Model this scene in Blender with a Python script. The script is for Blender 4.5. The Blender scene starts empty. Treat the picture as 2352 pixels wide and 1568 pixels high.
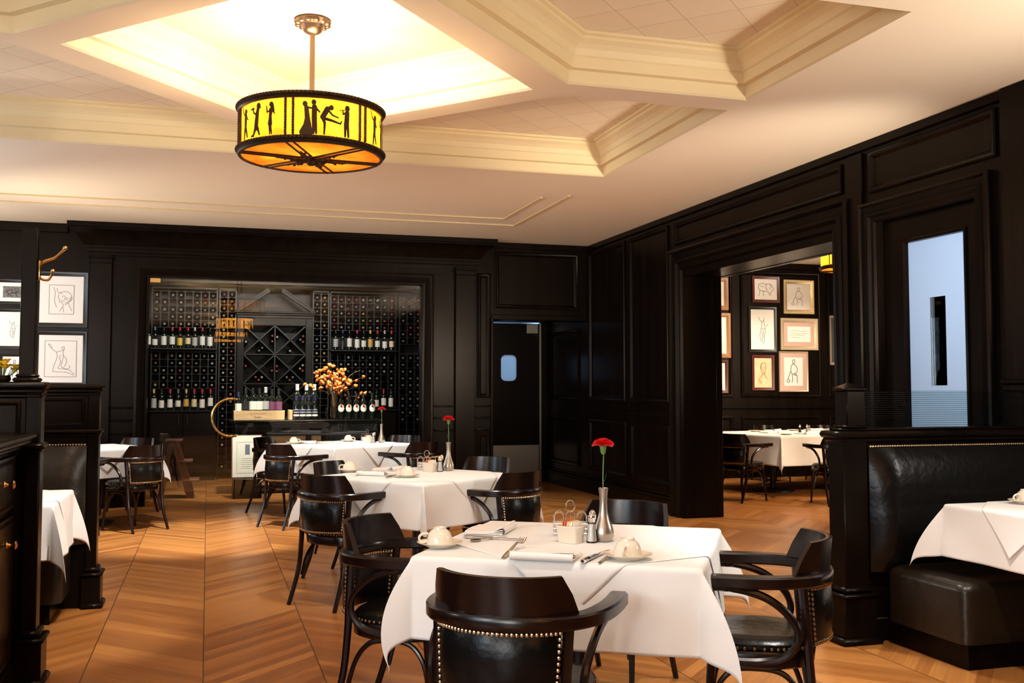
import bpy, bmesh, math, random
from mathutils import Vector, Matrix, geometry
PI = math.pi
R = math.radians
sc = bpy.context.scene
COL = sc.collection

# ------------------------------------------------------------------ camera, light, exposure
cam = bpy.data.cameras.new('camera')
cam.sensor_width = 36; cam.lens = 36 * 2330 / 2352
cam.shift_y = -15.2 / 2352
cam.clip_start = 0.05
co = bpy.data.objects.new('camera', cam); COL.objects.link(co)
co.location = (0, 0, 1.3); co.rotation_euler = (R(93.1), 0, R(-16.676))
sc.camera = co
w = bpy.data.worlds.new('world'); sc.world = w; w.use_nodes = True
w.node_tree.nodes['Background'].inputs[0].default_value = (.9, .75, .55, 1)
w.node_tree.nodes['Background'].inputs[1].default_value = 0.0
sc.view_settings.view_transform = 'Standard'; sc.view_settings.look = 'None'
sc.view_settings.gamma = 1; sc.view_settings.use_curve_mapping = False
sc.view_settings.exposure = 1.22
sc.cycles.use_denoising = True
sc.cycles.max_bounces = 10; sc.cycles.transparent_max_bounces = 16
sc.cycles.sample_clamp_indirect = 4
sc.cycles.caustics_reflective = False; sc.cycles.caustics_refractive = False

WARM = (1, .80, .58); COOL = (.62, .8, 1)
def light(kind, name, loc, power, color=WARM, aim=None, **k):
    l = bpy.data.lights.new(name, kind); l.energy = power; l.color = color
    for a, b in k.items(): setattr(l, a, b)
    o = bpy.data.objects.new(name, l); COL.objects.link(o); o.location = loc
    if aim is not None:
        o.rotation_euler = (Vector(aim) - Vector(loc)).to_track_quat('-Z', 'Y').to_euler()
    return o
# daylight through the windows of the left wall
light('AREA', 'left_window_light', (-3.5, 1.5, 1.9), 40, COOL, (1.5, 5.0, 1.0), shape='RECTANGLE', size=3.0, size_y=1.7)
light('AREA', 'left_window_light', (-3.5, 8.3, 1.8), 34, COOL, (0.0, 9.6, 1.1), shape='RECTANGLE', size=2.4, size_y=1.7)
light('AREA', 'front_fill_light', (-3.5, -2.2, 1.8), 70, (.90, .95, 1), (1.0, 1.5, 1.1), shape='RECTANGLE', size=1.6, size_y=1.9)  # added fill for faces turned to the camera, stands for no window
for (x, y, tx, ty, p, ang) in ((4.4, 3.5, 3.8, 9.3, 330, 52), (4.6, 2.4, 2.6, 4.9, 240, 90), (-3.3, 10.0, 1.5, 10.2, 150, 70), (-3.3, 4.5, 2.2, 9.0, 120, 50), (-3.3, -1.0, 0.5, 2.4, 80, 80)):
    light('SPOT', 'ceiling_fill', (x, y, 1.7), p, (1, .88, .72), (tx, ty, 3.13), spot_size=R(ang), spot_blend=1, shadow_soft_size=.12)  # spots added out of view to brighten the ceiling, no fixtures behind them
# unseen points in the manner of wall sconces, added to brighten the ceiling: left wall, right wall beside and behind the viewer, front wall
for (x, y, p) in ((-3.4, .5, 45), (-3.4, 3.5, 24), (-3.4, 6.5, 18), (-3.4, 10.5, 70), (4.58, 2.5, 60), (-3.3, -3, 40), (-3.4, -5, 25)):
    light('POINT', 'wall_sconce_fill', (x, y, 1.95), p, (1, .93, .84), shadow_soft_size=.12)
# unseen spots added over tables and aisle, the ceiling has no such lamps
for (x, y, tx, ty, p, ang) in ((1.0, 2.2, 1.35, 3.6, 48, 55), (1.2, 5.3, 1.35, 6.6, 70, 52), (1.2, 9.0, 1.3, 10.4, 160, 44),
                               (0.1, 8.7, .0, 9.3, 420, 46), (3.2, 8.6, 3.2, 9.4, 90, 60), (-.2, 6.2, -.1, 7.0, 40, 50), (3.0, 6.6, 3.2, 6.6, 120, 60), (3.7, 2.6, 3.9, 3.7, 48, 48), (.3, 4.4, -.8, 5.8, 180, 34), (-1.0, 9.6, -1.0, 10.6, 90, 44),
                               (2.6, 5.4, 2.5, 5.0, 90, 60), (2.4, 3.0, 2.6, 3.3, 110, 56), (.0, 4.6, -.1, 5.6, 22, 50), (2.6, 10.9, 2.7, 11.0, 100, 70), (3.9, 7.4, 3.8, 8.0, 90, 70)):
    light('SPOT', 'overhead_fill', (x, y, 3.10), p, (1, .97, .92), (tx, ty, .5), spot_size=R(ang), spot_blend=.6, shadow_soft_size=.06)
# cellar and neighbouring rooms
light('AREA', 'cellar_light', (.9, 12.55, 2.93), 48, (1, .9, .78), (.9, 14.9, 1.2), shape='RECTANGLE', size=2.8, size_y=.15)
light('SPOT', 'cellar_flower_light', (1.5, 12.6, 2.95), 240, (1, .85, .65), (1.5, 13.3, 1.3), spot_size=R(42), spot_blend=.5, shadow_soft_size=.04)
light('SPOT', 'cellar_crate_light', (.6, 12.6, 2.95), 130, (1, .88, .7), (.6, 13.1, .9), spot_size=R(46), spot_blend=.5, shadow_soft_size=.04)
for (x, y, tx, ty, p) in ((7.2, 11.9, 7.3, 13.5, 70), (8.4, 11.9, 8.5, 13.5, 62), (7.2, 11.0, 7.4, 12.0, 170), (6.4, 9.0, 6.3, 9.8, 130)):
    light('SPOT', 'side_room_overhead_fill', (x, y, 3.15), p, (1, .84, .62), (tx, ty, 1.0), spot_size=R(75), spot_blend=.8, shadow_soft_size=.06)  # spots added to brighten the side room, without fixtures
light('SPOT', 'side_room_ceiling_fill', (9.8, 8.0, 1.8), 420, (1, .88, .72), (8.2, 10.6, 3.2), spot_size=R(52), spot_blend=1, shadow_soft_size=.12)  # added spot that only lifts the side room ceiling
light('POINT', 'side_room_fill', (9.6, 8.0, 2.0), 150, (1, .82, .6), shadow_soft_size=.12)  # added point kept out of sight, fills the side room
light('AREA', 'kitchen_light', (4.1, 15.0, 2.6), 9, (.45, .70, 1), (4.1, 14.6, 1), shape='RECTANGLE', size=1.2, size_y=.6)
light('AREA', 'hall_light', (6.2, 5.2, 2.2), 13, (.60, .76, 1), (4.75, 5.75, 1.7), shape='RECTANGLE', size=.7, size_y=1.0)

# ------------------------------------------------------------------ materials
def mat(name, col=(.5, .5, .5), rough=.5, metal=0, bump=None, noise=None, **k):
    m = bpy.data.materials.new(name); m.use_nodes = True
    nt = m.node_tree; b = nt.nodes['Principled BSDF']
    b.inputs['Base Color'].default_value = (*col, 1); b.inputs['Roughness'].default_value = rough
    b.inputs['Metallic'].default_value = metal
    for a, v in k.items():
        b.inputs[a.replace('_', ' ')].default_value = v
    tc = nt.nodes.new('ShaderNodeTexCoord')
    if noise:                                   # (scale xyz, other colour, detail)
        mp = nt.nodes.new('ShaderNodeMapping'); mp.inputs['Scale'].default_value = noise[0]
        n = nt.nodes.new('ShaderNodeTexNoise'); n.inputs['Scale'].default_value = 1; n.inputs['Detail'].default_value = 4
        mx = nt.nodes.new('ShaderNodeMix'); mx.data_type = 'RGBA'
        mx.inputs[6].default_value = (*col, 1); mx.inputs[7].default_value = (*noise[1], 1)
        rp = nt.nodes.new('ShaderNodeValToRGB'); rp.color_ramp.elements[0].position = .35; rp.color_ramp.elements[1].position = .65
        nt.links.new(tc.outputs['Object'], mp.inputs[0]); nt.links.new(mp.outputs[0], n.inputs[0])
        nt.links.new(n.outputs[0], rp.inputs[0]); nt.links.new(rp.outputs[0], mx.inputs[0]); nt.links.new(mx.outputs[2], b.inputs['Base Color'])
    if bump:                                    # (scale, strength, distance)
        n2 = nt.nodes.new('ShaderNodeTexNoise'); n2.inputs['Scale'].default_value = bump[0]; n2.inputs['Detail'].default_value = 3
        bp = nt.nodes.new('ShaderNodeBump'); bp.inputs['Strength'].default_value = bump[1]; bp.inputs['Distance'].default_value = bump[2]
        nt.links.new(tc.outputs['Object'], n2.inputs[0]); nt.links.new(n2.outputs[0], bp.inputs['Height']); nt.links.new(bp.outputs[0], b.inputs['Normal'])
    return m
def shader(name):
    m = bpy.data.materials.new(name); m.use_nodes = True; nt = m.node_tree
    for n in list(nt.nodes):
        if n.type != 'OUTPUT_MATERIAL': nt.nodes.remove(n)
    return m, nt, nt.nodes['Material Output']
def glass_mat(name, tint=(.97, .99, .98), ior=1.5, rough=0.0):
    m, nt, out = shader(name)
    t = nt.nodes.new('ShaderNodeBsdfTransparent'); t.inputs[0].default_value = (*tint, 1)
    g = nt.nodes.new('ShaderNodeBsdfGlossy'); g.inputs['Roughness'].default_value = rough
    f = nt.nodes.new('ShaderNodeFresnel'); f.inputs[0].default_value = ior
    mx = nt.nodes.new('ShaderNodeMixShader')
    nt.links.new(f.outputs[0], mx.inputs[0]); nt.links.new(t.outputs[0], mx.inputs[1]); nt.links.new(g.outputs[0], mx.inputs[2]); nt.links.new(mx.outputs[0], out.inputs[0])
    return m
M = {}
M['wood'] = mat('dark_stained_wood', (.0036, .0023, .0018), .27, noise=((9, 9, .7), (.0072, .0040, .0027)), bump=(60, .03, .01), Specular_IOR_Level=.09, Specular_Tint=(1, .86, .74, 1))
M['chairwood'] = mat('worn_mahogany', (.0058, .0022, .0018), .24, noise=((14, 14, 14), (.011, .0036, .0026)), Specular_IOR_Level=.4)
M['rackwood'] = mat('black_rack_wood', (.008, .0075, .0085), .4, Specular_IOR_Level=.4)
M['cabwood'] = mat('cellar_cabinet_wood', (.0038, .0028, .0023), .35, Specular_IOR_Level=.2)
M['leather'] = mat('black_leather', (.0040, .0036, .0034), .27, bump=(26, .20, .010), Specular_IOR_Level=.2)
M['brownleather'] = mat('aged_black_leather', (.012, .0080, .0045), .32, bump=(18, .25, .012), Specular_IOR_Level=.4)
M['nail'] = mat('antique_brass_nail', (.62, .44, .25), .32, 1)
M['brass'] = mat('polished_brass', (.85, .56, .2), .18, 1)
M['bronze'] = mat('dark_bronze', (.045, .026, .014), .42, .75)
M['bronzelight'] = mat('brushed_bronze', (.25, .17, .12), .38, 1)
M['steel'] = mat('brushed_steel', (.20, .17, .14), .42, 1)
M['silver'] = mat('silver_cutlery', (.78, .74, .70), .17, 1)
M['pewter'] = mat('pewter', (.46, .40, .33), .36, 1)
M['china'] = mat('cream_china', (.78, .70, .57), .16)
M['cloth'] = mat('white_tablecloth', (.82, .825, .80), .85, bump=(420, .12, .002), Sheen_Weight=.2)
M['overlay'] = mat('white_overlay_cloth', (.84, .845, .82), .85, bump=(420, .12, .002), Sheen_Weight=.2)
M['napkin'] = mat('white_napkin', (.87, .83, .78), .85)
M['ceil'] = mat('ceiling_paint', (.86, .725, .555), .7, bump=(3, .03, .05))
M['coffer'] = mat('coffer_paint', (.79, .655, .39), .6, noise=((2, 2, 2), (.76, .62, .37)))
M['diamond'] = mat('coffer_white_paint', (.84, .77, .64), .6)
M['paper'] = mat('white_paper', (.86, .84, .82), .7)
M['creampaper'] = mat('cream_paper', (.74, .62, .40), .8, noise=((9, 9, 9), (.66, .52, .32)))
M['pinkmat'] = mat('pink_mat_board', (.62, .42, .36), .8)
M['greymat'] = mat('dark_mat_board', (.05, .055, .055), .7)
M['greypaper'] = mat('grey_print_paper', (.22, .21, .20), .8, noise=((40, 40, 40), (.10, .10, .10)))
M['ink'] = mat('ink', (.03, .026, .025), .8)
M['softink'] = mat('pencil', (.25, .22, .20), .9)
M['redink'] = mat('sanguine_chalk', (.34, .11, .05), .9)
M['blackframe'] = mat('black_picture_frame', (.012, .010, .009), .3)
M['goldframe'] = mat('gilt_picture_frame', (.62, .48, .26), .38, .6, bump=(70, .3, .01))
M['woodframe'] = mat('oak_picture_frame', (.36, .15, .045), .4)
M['redframe'] = mat('red_wood_frame', (.10, .018, .012), .35)
M['champagne'] = mat('champagne_frame', (.58, .46, .32), .4, .4)
M['glass'] = glass_mat('cellar_glass', (.965, .985, .975), 1.5)
M['clearglass'] = glass_mat('clear_glass', (.985, .99, .985), 1.4)
M['bottle'] = mat('dark_bottle_glass', (.006, .008, .006), .08, Coat_Weight=.5)
M['crate'] = mat('pale_pine_crate', (.70, .48, .26), .6, noise=((2, 2, 30), (.62, .40, .20)))
M['cratetext'] = mat('branded_text', (.22, .11, .05), .8)
M['green'] = mat('flower_stem', (.12, .26, .06), .5)
M['red'] = mat('red_carnation', (.75, .008, .012), .5, Subsurface_Weight=.1)
M['yellow'] = mat('yellow_petals', (.85, .58, .03), .5)
M['leaf'] = mat('leaf_green', (.10, .22, .03), .5)
M['pod'] = mat('orange_seed_pod', (.72, .13, .02), .5, noise=((30, 30, 30), (.78, .28, .055)))
M['twig'] = mat('dry_twig', (.30, .17, .08), .7)
M['salt'] = mat('salt', (.92, .90, .85), .6)
M['pepper'] = mat('pepper', (.10, .07, .05), .8)
M['sugar'] = mat('white_sugar_packet', (.85, .80, .66), .6)
M['orange'] = mat('orange_packet', (.75, .20, .08), .6)
M['ypacket'] = mat('yellow_packet', (.80, .55, .12), .6)
M['jam'] = mat('jam_tub', (.62, .56, .50), .4)
M['redbrown'] = mat('red_brown_wood', (.10, .03, .018), .4)
M['greywall'] = mat('pale_painted_wall', (.62, .66, .70), .7)
M['darkwall'] = mat('dark_hall_wall', (.02, .022, .026), .6)
M['poster'] = mat('certificate_paper', (.72, .72, .66), .6)
M['purple'] = mat('purple_label', (.16, .05, .12), .5)
M['goldlab'] = mat('gold_label', (.62, .36, .08), .5)
M['wax'] = mat('red_wax_seal', (.30, .03, .012), .4)
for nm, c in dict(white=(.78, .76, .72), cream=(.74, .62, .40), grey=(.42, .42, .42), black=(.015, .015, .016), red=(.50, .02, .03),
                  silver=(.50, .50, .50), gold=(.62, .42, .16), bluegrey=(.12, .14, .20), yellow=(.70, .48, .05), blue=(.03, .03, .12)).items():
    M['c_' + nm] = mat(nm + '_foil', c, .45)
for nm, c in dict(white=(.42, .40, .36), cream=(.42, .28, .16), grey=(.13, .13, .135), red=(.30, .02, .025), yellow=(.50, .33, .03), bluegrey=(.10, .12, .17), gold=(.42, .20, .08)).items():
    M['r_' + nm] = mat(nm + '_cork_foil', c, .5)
# frosted glass lit from the hall behind it
m, nt, out = shader('frosted_glass'); M['frost'] = m
a = nt.nodes.new('ShaderNodeBsdfTranslucent'); a.inputs[0].default_value = (.86, .92, .98, 1)
b = nt.nodes.new('ShaderNodeBsdfDiffuse'); b.inputs[0].default_value = (.5, .56, .62, 1)
c = nt.nodes.new('ShaderNodeMixShader'); c.inputs[0].default_value = .25
nt.links.new(a.outputs[0], c.inputs[1]); nt.links.new(b.outputs[0], c.inputs[2]); nt.links.new(c.outputs[0], out.inputs[0])
# reeded glass: clear with horizontal ridges
m, nt, out = shader('reeded_glass'); M['reed'] = m
t = nt.nodes.new('ShaderNodeBsdfTransparent'); t.inputs[0].default_value = (.86, .92, .92, 1)
g = nt.nodes.new('ShaderNodeBsdfGlossy'); g.inputs['Roughness'].default_value = .08
c = nt.nodes.new('ShaderNodeMixShader'); c.inputs[0].default_value = .04
nt.links.new(t.outputs[0], c.inputs[1]); nt.links.new(g.outputs[0], c.inputs[2]); nt.links.new(c.outputs[0], out.inputs[0])
m = M['reed'].copy(); m.name = 'reeded_glass_groove'; M['reed2'] = m  # groove lines tinted darker to imitate refraction in the ridges
for n in m.node_tree.nodes:
    if n.type == 'BSDF_TRANSPARENT': n.inputs[0].default_value = (.40, .46, .47, 1)
# amber mica: lets the bulbs shine through
m, nt, out = shader('amber_mica'); M['mica'] = m
tc = nt.nodes.new('ShaderNodeTexCoord'); n = nt.nodes.new('ShaderNodeTexNoise'); n.inputs['Scale'].default_value = 9; n.inputs['Detail'].default_value = 6
rp = nt.nodes.new('ShaderNodeValToRGB')
rp.color_ramp.elements[0].position = .35; rp.color_ramp.elements[0].color = (.25, .078, .004, 1)
rp.color_ramp.elements[1].position = .7; rp.color_ramp.elements[1].color = (.37, .165, .011, 1)
a = nt.nodes.new('ShaderNodeBsdfTranslucent'); b = nt.nodes.new('ShaderNodeBsdfDiffuse'); e = nt.nodes.new('ShaderNodeEmission'); e.inputs[1].default_value = .55
x1 = nt.nodes.new('ShaderNodeMixShader'); x1.inputs[0].default_value = .25
x2 = nt.nodes.new('ShaderNodeAddShader')
L = nt.links.new
L(tc.outputs['Object'], n.inputs[0]); L(n.outputs[0], rp.inputs[0])
for q in (a, b, e): L(rp.outputs[0], q.inputs[0])
L(a.outputs[0], x1.inputs[1]); L(b.outputs[0], x1.inputs[2]); L(x1.outputs[0], x2.inputs[0]); L(e.outputs[0], x2.inputs[1]); L(x2.outputs[0], out.inputs[0])
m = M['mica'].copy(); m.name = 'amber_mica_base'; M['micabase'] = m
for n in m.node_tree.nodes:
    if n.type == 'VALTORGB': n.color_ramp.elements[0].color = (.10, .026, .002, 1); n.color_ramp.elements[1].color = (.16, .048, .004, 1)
m = M['mica'].copy(); m.name = 'amber_mica_bright'; M['micabright'] = m
for n in m.node_tree.nodes:
    if n.type == 'EMISSION': n.inputs[1].default_value = 9
# glowing bulb
m, nt, out = shader('lamp_bulb'); M['bulb'] = m
e = nt.nodes.new('ShaderNodeEmission'); e.inputs[0].default_value = (1, .75, .4, 1); e.inputs[1].default_value = 25; nt.links.new(e.outputs[0], out.inputs[0])

# chevron parquet
def chevron():
    m = bpy.data.materials.new('oak_chevron_floor'); m.use_nodes = True; nt = m.node_tree; b = nt.nodes['Principled BSDF']
    N = nt.nodes.new; L = nt.links.new
    def mth(op, a, bb=None, c=None):
        n = N('ShaderNodeMath'); n.operation = op
        for i, v in enumerate((a, bb, c)):
            if v is None: continue
            if isinstance(v, (int, float)): n.inputs[i].default_value = v
            else: L(v, n.inputs[i])
        return n.outputs[0]
    g = N('ShaderNodeNewGeometry'); s = N('ShaderNodeSeparateXYZ'); L(g.outputs['Position'], s.inputs[0])
    W = .527; BW = .092
    xs = mth('DIVIDE', s.outputs[0], W); strip = mth('FLOOR', xs)
    zig = mth('PINGPONG', s.outputs[0], W)
    vv = mth('DIVIDE', mth('SUBTRACT', s.outputs[1], zig), BW); bi = mth('FLOOR', vv)
    cmb = N('ShaderNodeCombineXYZ'); L(bi, cmb.inputs[0]); L(strip, cmb.inputs[1])
    wn = N('ShaderNodeTexWhiteNoise'); wn.noise_dimensions = '3D'; L(cmb.outputs[0], wn.inputs[0])
    rp = N('ShaderNodeValToRGB'); el = rp.color_ramp.elements
    el[0].color = (.27, .095, .022, 1); el[1].color = (.46, .195, .050, 1); el[0].position = 0; el[1].position = 1
    e = el.new(.55); e.color = (.385, .150, .037, 1)
    L(wn.outputs[0], rp.inputs[0])
    c2 = N('ShaderNodeCombineXYZ'); L(mth('MULTIPLY', mth('ADD', s.outputs[0], mth('MULTIPLY', strip, 3.7)), 2.2), c2.inputs[0]); L(mth('MULTIPLY', vv, 3.0), c2.inputs[1]); L(mth('MULTIPLY', bi, 1.31), c2.inputs[2])
    no = N('ShaderNodeTexNoise'); no.inputs['Scale'].default_value = 1.6; no.inputs['Detail'].default_value = 7; no.inputs['Roughness'].default_value = .65; L(c2.outputs[0], no.inputs[0])
    gr = N('ShaderNodeMapRange'); gr.inputs[1].default_value = .3; gr.inputs[2].default_value = .7; gr.inputs[3].default_value = .72; gr.inputs[4].default_value = 1.16; L(no.outputs[0], gr.inputs[0])
    fx = mth('ABSOLUTE', mth('SUBTRACT', mth('FRACT', mth('ADD', xs, .5)), .5)); seam = mth('LESS_THAN', fx, .0055)
    fv = mth('FRACT', vv); jt = mth('LESS_THAN', fv, .02)
    dark = mth('MULTIPLY', mth('SUBTRACT', 1, mth('MULTIPLY', seam, .72)), mth('SUBTRACT', 1, mth('MULTIPLY', jt, .22)))
    f = mth('MULTIPLY', dark, gr.outputs[0])
    vm = N('ShaderNodeVectorMath'); vm.operation = 'SCALE'; L(rp.outputs[0], vm.inputs[0]); L(f, vm.inputs[3])
    L(vm.outputs[0], b.inputs['Base Color'])
    b.inputs['Roughness'].default_value = .3
    bp = N('ShaderNodeBump'); bp.inputs['Strength'].default_value = .08; bp.inputs['Distance'].default_value = .01; L(f, bp.inputs['Height']); L(bp.outputs[0], b.inputs['Normal'])
    return m
M['floor'] = chevron()
# ceiling tiles with faint diagonal joints
def tiles():
    m = mat('ceiling_tiles', (.80, .68, .52), .8); nt = m.node_tree; b = nt.nodes['Principled BSDF']
    tc = nt.nodes.new('ShaderNodeNewGeometry'); mp = nt.nodes.new('ShaderNodeMapping'); mp.inputs['Rotation'].default_value = (0, 0, R(45))
    br = nt.nodes.new('ShaderNodeTexBrick'); br.offset = 0; br.inputs['Scale'].default_value = 1; br.inputs['Brick Width'].default_value = .305; br.inputs['Row Height'].default_value = .305
    br.inputs['Mortar Size'].default_value = .0022; br.inputs['Color1'].default_value = (.88, .75, .56, 1); br.inputs['Color2'].default_value = (.84, .71, .53, 1); br.inputs['Mortar'].default_value = (.55, .44, .30, 1)
    nt.links.new(tc.outputs['Position'], mp.inputs[0]); nt.links.new(mp.outputs[0], br.inputs[0]); nt.links.new(br.outputs[0], b.inputs['Base Color'])
    return m
M['tiles'] = tiles()

# ------------------------------------------------------------------ mesh helpers
class B:
    """collects shapes for ONE mesh"""
    def __init__(s): s.v = []; s.f = []; s.mi = []; s.cur = 0
    def add(s, vs, fs, m=None):
        n = len(s.v); s.v += [tuple(v) for v in vs]; s.f += [tuple(i + n for i in f) for f in fs]; s.mi += [s.cur if m is None else m] * len(fs); return s
    def box(s, x0, x1, y0, y1, z0, z1, b=.0, m=None):
        if b <= 0:
            vs = [(x, y, z) for x in (x0, x1) for y in (y0, y1) for z in (z0, z1)]
            return s.add(vs, [(0, 1, 3, 2), (4, 6, 7, 5), (0, 4, 5, 1), (2, 3, 7, 6), (0, 2, 6, 4), (1, 5, 7, 3)], m)
        b = min(b, (x1 - x0) * .45, (y1 - y0) * .45, (z1 - z0) * .45)
        c = lambda t, q: q[0] if t == 0 else q[1]
        X, Y, Z = (x0, x1), (y0, y1), (z0, z1); X2, Y2, Z2 = (x0 + b, x1 - b), (y0 + b, y1 - b), (z0 + b, z1 - b)
        idx = {}; vs = []
        for i in (0, 1):
            for j in (0, 1):
                for k in (0, 1):
                    for a in range(3):
                        idx[i, j, k, a] = len(vs)
                        vs.append(((X if a == 0 else X2)[i], (Y if a == 1 else Y2)[j], (Z if a == 2 else Z2)[k]))
        fs = []
        def quad(q):
            p = [Vector(vs[i]) for i in q]; n = (p[1] - p[0]).cross(p[2] - p[0]); ctr = sum(p, Vector()) / len(p) - Vector(((x0 + x1) / 2, (y0 + y1) / 2, (z0 + z1) / 2))
            fs.append(tuple(q) if n.dot(ctr) > 0 else tuple(reversed(q)))
        for t in (0, 1):
            quad([idx[t, 0, 0, 0], idx[t, 1, 0, 0], idx[t, 1, 1, 0], idx[t, 0, 1, 0]])
            quad([idx[0, t, 0, 1], idx[1, t, 0, 1], idx[1, t, 1, 1], idx[0, t, 1, 1]])
            quad([idx[0, 0, t, 2], idx[1, 0, t, 2], idx[1, 1, t, 2], idx[0, 1, t, 2]])
        for p in (0, 1):
            for q in (0, 1):
                quad([idx[p, q, 0, 0], idx[p, q, 1, 0], idx[p, q, 1, 1], idx[p, q, 0, 1]])
                quad([idx[p, 0, q, 0], idx[p, 1, q, 0], idx[p, 1, q, 2], idx[p, 0, q, 2]])
                quad([idx[0, p, q, 1], idx[1, p, q, 1], idx[1, p, q, 2], idx[0, p, q, 2]])
        for i in (0, 1):
            for j in (0, 1):
                for k in (0, 1): quad([idx[i, j, k, 0], idx[i, j, k, 1], idx[i, j, k, 2]])
        return s.add(vs, fs, m)
    def loops(s, loops, closed=True, cap0=True, cap1=True, m=None):
        """skin a list of equal-length point loops"""
        n = len(loops[0]); vs = [p for l in loops for p in l]; fs = []
        for i in range(len(loops) - 1):
            for j in range(n if closed else n - 1):
                k = (j + 1) % n
                fs.append((i * n + j, i * n + k, (i + 1) * n + k, (i + 1) * n + j))
        if closed and cap0: fs.append(tuple(reversed(range(n))))
        if closed and cap1: fs.append(tuple(range((len(loops) - 1) * n, len(loops) * n)))
        return s.add(vs, fs, m)
    def lathe(s, prof, seg=24, c=(0, 0, 0), cap0=True, cap1=True, m=None, sx=1, sy=1):
        lp = [[(c[0] + r * sx * math.cos(2 * PI * j / seg), c[1] + r * sy * math.sin(2 * PI * j / seg), c[2] + z) for j in range(seg)] for r, z in prof]
        return s.loops(lp, True, cap0, cap1, m)
    def sweep(s, pts, prof, up=(0, 0, 1), scale=None, m=None, closed=False):
        """profile (side, up) swept along pts"""
        P = [Vector(p) for p in pts]; lp = []; up = Vector(up); n = len(P); last = None
        for i in range(n):
            if closed: t = P[(i + 1) % n] - P[i - 1]
            else: t = P[min(i + 1, n - 1)] - P[max(i - 1, 0)]
            t.normalize(); sd = t.cross(up)
            if sd.length < .05: sd = last.copy() if last else t.cross(Vector((1, 0, 0)))
            sd.normalize()
            if last and sd.dot(last) < -.2: sd = -sd
            last = sd; u = sd.cross(t); k = scale[i] if scale else (1, 1)
            lp.append([P[i] + sd * (a * k[0]) + u * (b * k[1]) for a, b in prof])
        if closed: lp.append(lp[0]); return s.loops(lp, True, False, False, m)
        return s.loops(lp, True, True, True, m)
    def tube(s, pts, r, seg=8, m=None, closed=False, r2=None):
        n = len(pts); rr = [r if r2 is None else r + (r2 - r) * i / max(1, n - 1) for i in range(n)]
        prof = [(math.cos(2 * PI * j / seg), math.sin(2 * PI * j / seg)) for j in range(seg)]
        P = [Vector(p) for p in pts]
        d = (P[-1] - P[0]); up = (0, 0, 1)
        if abs(d.normalized().z if d.length > 1e-6 else 0) > .9: up = (0, 1, 0.01)
        return s.sweep(pts, prof, up, [(q, q) for q in rr], m, closed)
    def ball(s, c, r, seg=8, rings=5, m=None, sc=(1, 1, 1)):
        lp = [[(c[0] + sc[0] * r * math.sin(PI * max(.02, min(.98, i / rings))) * math.cos(2 * PI * j / seg), c[1] + sc[1] * r * math.sin(PI * max(.02, min(.98, i / rings))) * math.sin(2 * PI * j / seg), c[2] - sc[2] * r * math.cos(PI * i / rings)) for j in range(seg)] for i in range(rings + 1)]
        return s.loops(lp, True, True, True, m)
    def rframe(s, f, u0, u1, v0, v1, prof, m=None, fill=False):
        """mitred rectangular moulding; f(u,v,h) -> xyz; prof = [(inset, height)]"""
        lp = [[f(u0 + i, v0 + i, h), f(u1 - i, v0 + i, h), f(u1 - i, v1 - i, h), f(u0 + i, v1 - i, h)] for i, h in prof]
        return s.loops(lp, True, False, fill, m)
    def poly(s, pts, m=None): return s.add(pts, [tuple(range(len(pts)))], m)
    def prism(s, pts2, f, h0, h1, m=None):
        return s.loops([[f(u, v, h0) for u, v in pts2], [f(u, v, h1) for u, v in pts2]], True, True, True, m)
    def mesh(s, name, smooth=True, ang=40):
        me = bpy.data.meshes.new(name); me.from_pydata(s.v, [], s.f)
        for i, p in enumerate(me.polygons): p.material_index = s.mi[i]
        bm = bmesh.new(); bm.from_mesh(me); bmesh.ops.recalc_face_normals(bm, faces=bm.faces); bm.to_mesh(me); bm.free()
        if smooth:
            me.polygons.foreach_set('use_smooth', [True] * len(me.polygons)); me.set_sharp_from_angle(angle=R(ang))
        return me
    def obj(s, name, mats, parent=None, kind=None, smooth=True, ang=40):
        me = s.mesh(name, smooth, ang)
        for q in (mats if isinstance(mats, (list, tuple)) else [mats]): me.materials.append(M[q] if isinstance(q, str) else q)
        o = bpy.data.objects.new(name, me); COL.objects.link(o)
        if parent: o.parent = parent
        if kind: o['kind'] = kind
        return o
def tag(o, label, cat, group=None):
    o['label'] = label; o['category'] = cat
    if group: o['group'] = group
    return o
def thing(name, label, cat, loc=(0, 0, 0), rz=0, group=None):
    o = bpy.data.objects.new(name, None); COL.objects.link(o); o.empty_display_size = .05
    o.location = loc; o.rotation_euler = (0, 0, rz)
    return tag(o, label, cat, group)
def dup(root, loc, rz=0, label=None, group=None, swap=None):
    r = root.copy(); COL.objects.link(r); r.location = loc; r.rotation_euler = (0, 0, rz)
    if label: r['label'] = label
    if group: r['group'] = group
    def rec(a, bb):
        for ch in list(a.children):
            if swap and ch.name.split('.')[0] in swap and swap[ch.name.split('.')[0]] is None: continue
            c = ch.copy(); COL.objects.link(c); c.parent = bb
            if swap:
                k = ch.name.split('.')[0]
                if k in swap: c.data = swap[k]
            rec(ch, c)
    rec(root, r)
    return r
def cat_rom(pts, n=6, closed=False):
    P = [Vector(p) for p in pts]; out = []; N = len(P)
    rng = range(N if closed else N - 1)
    for i in rng:
        if closed: p0, p1, p2, p3 = P[i - 1], P[i], P[(i + 1) % N], P[(i + 2) % N]
        else: p0, p1, p2, p3 = P[max(i - 1, 0)], P[i], P[i + 1], P[min(i + 2, N - 1)]
        for k in range(n):
            t = k / n
            out.append(.5 * ((2 * p1) + (p2 - p0) * t + (2 * p0 - 5 * p1 + 4 * p2 - p3) * t * t + (3 * p1 - p0 - 3 * p2 + p3) * t ** 3))
    if not closed: out.append(P[-1])
    return out
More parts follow.
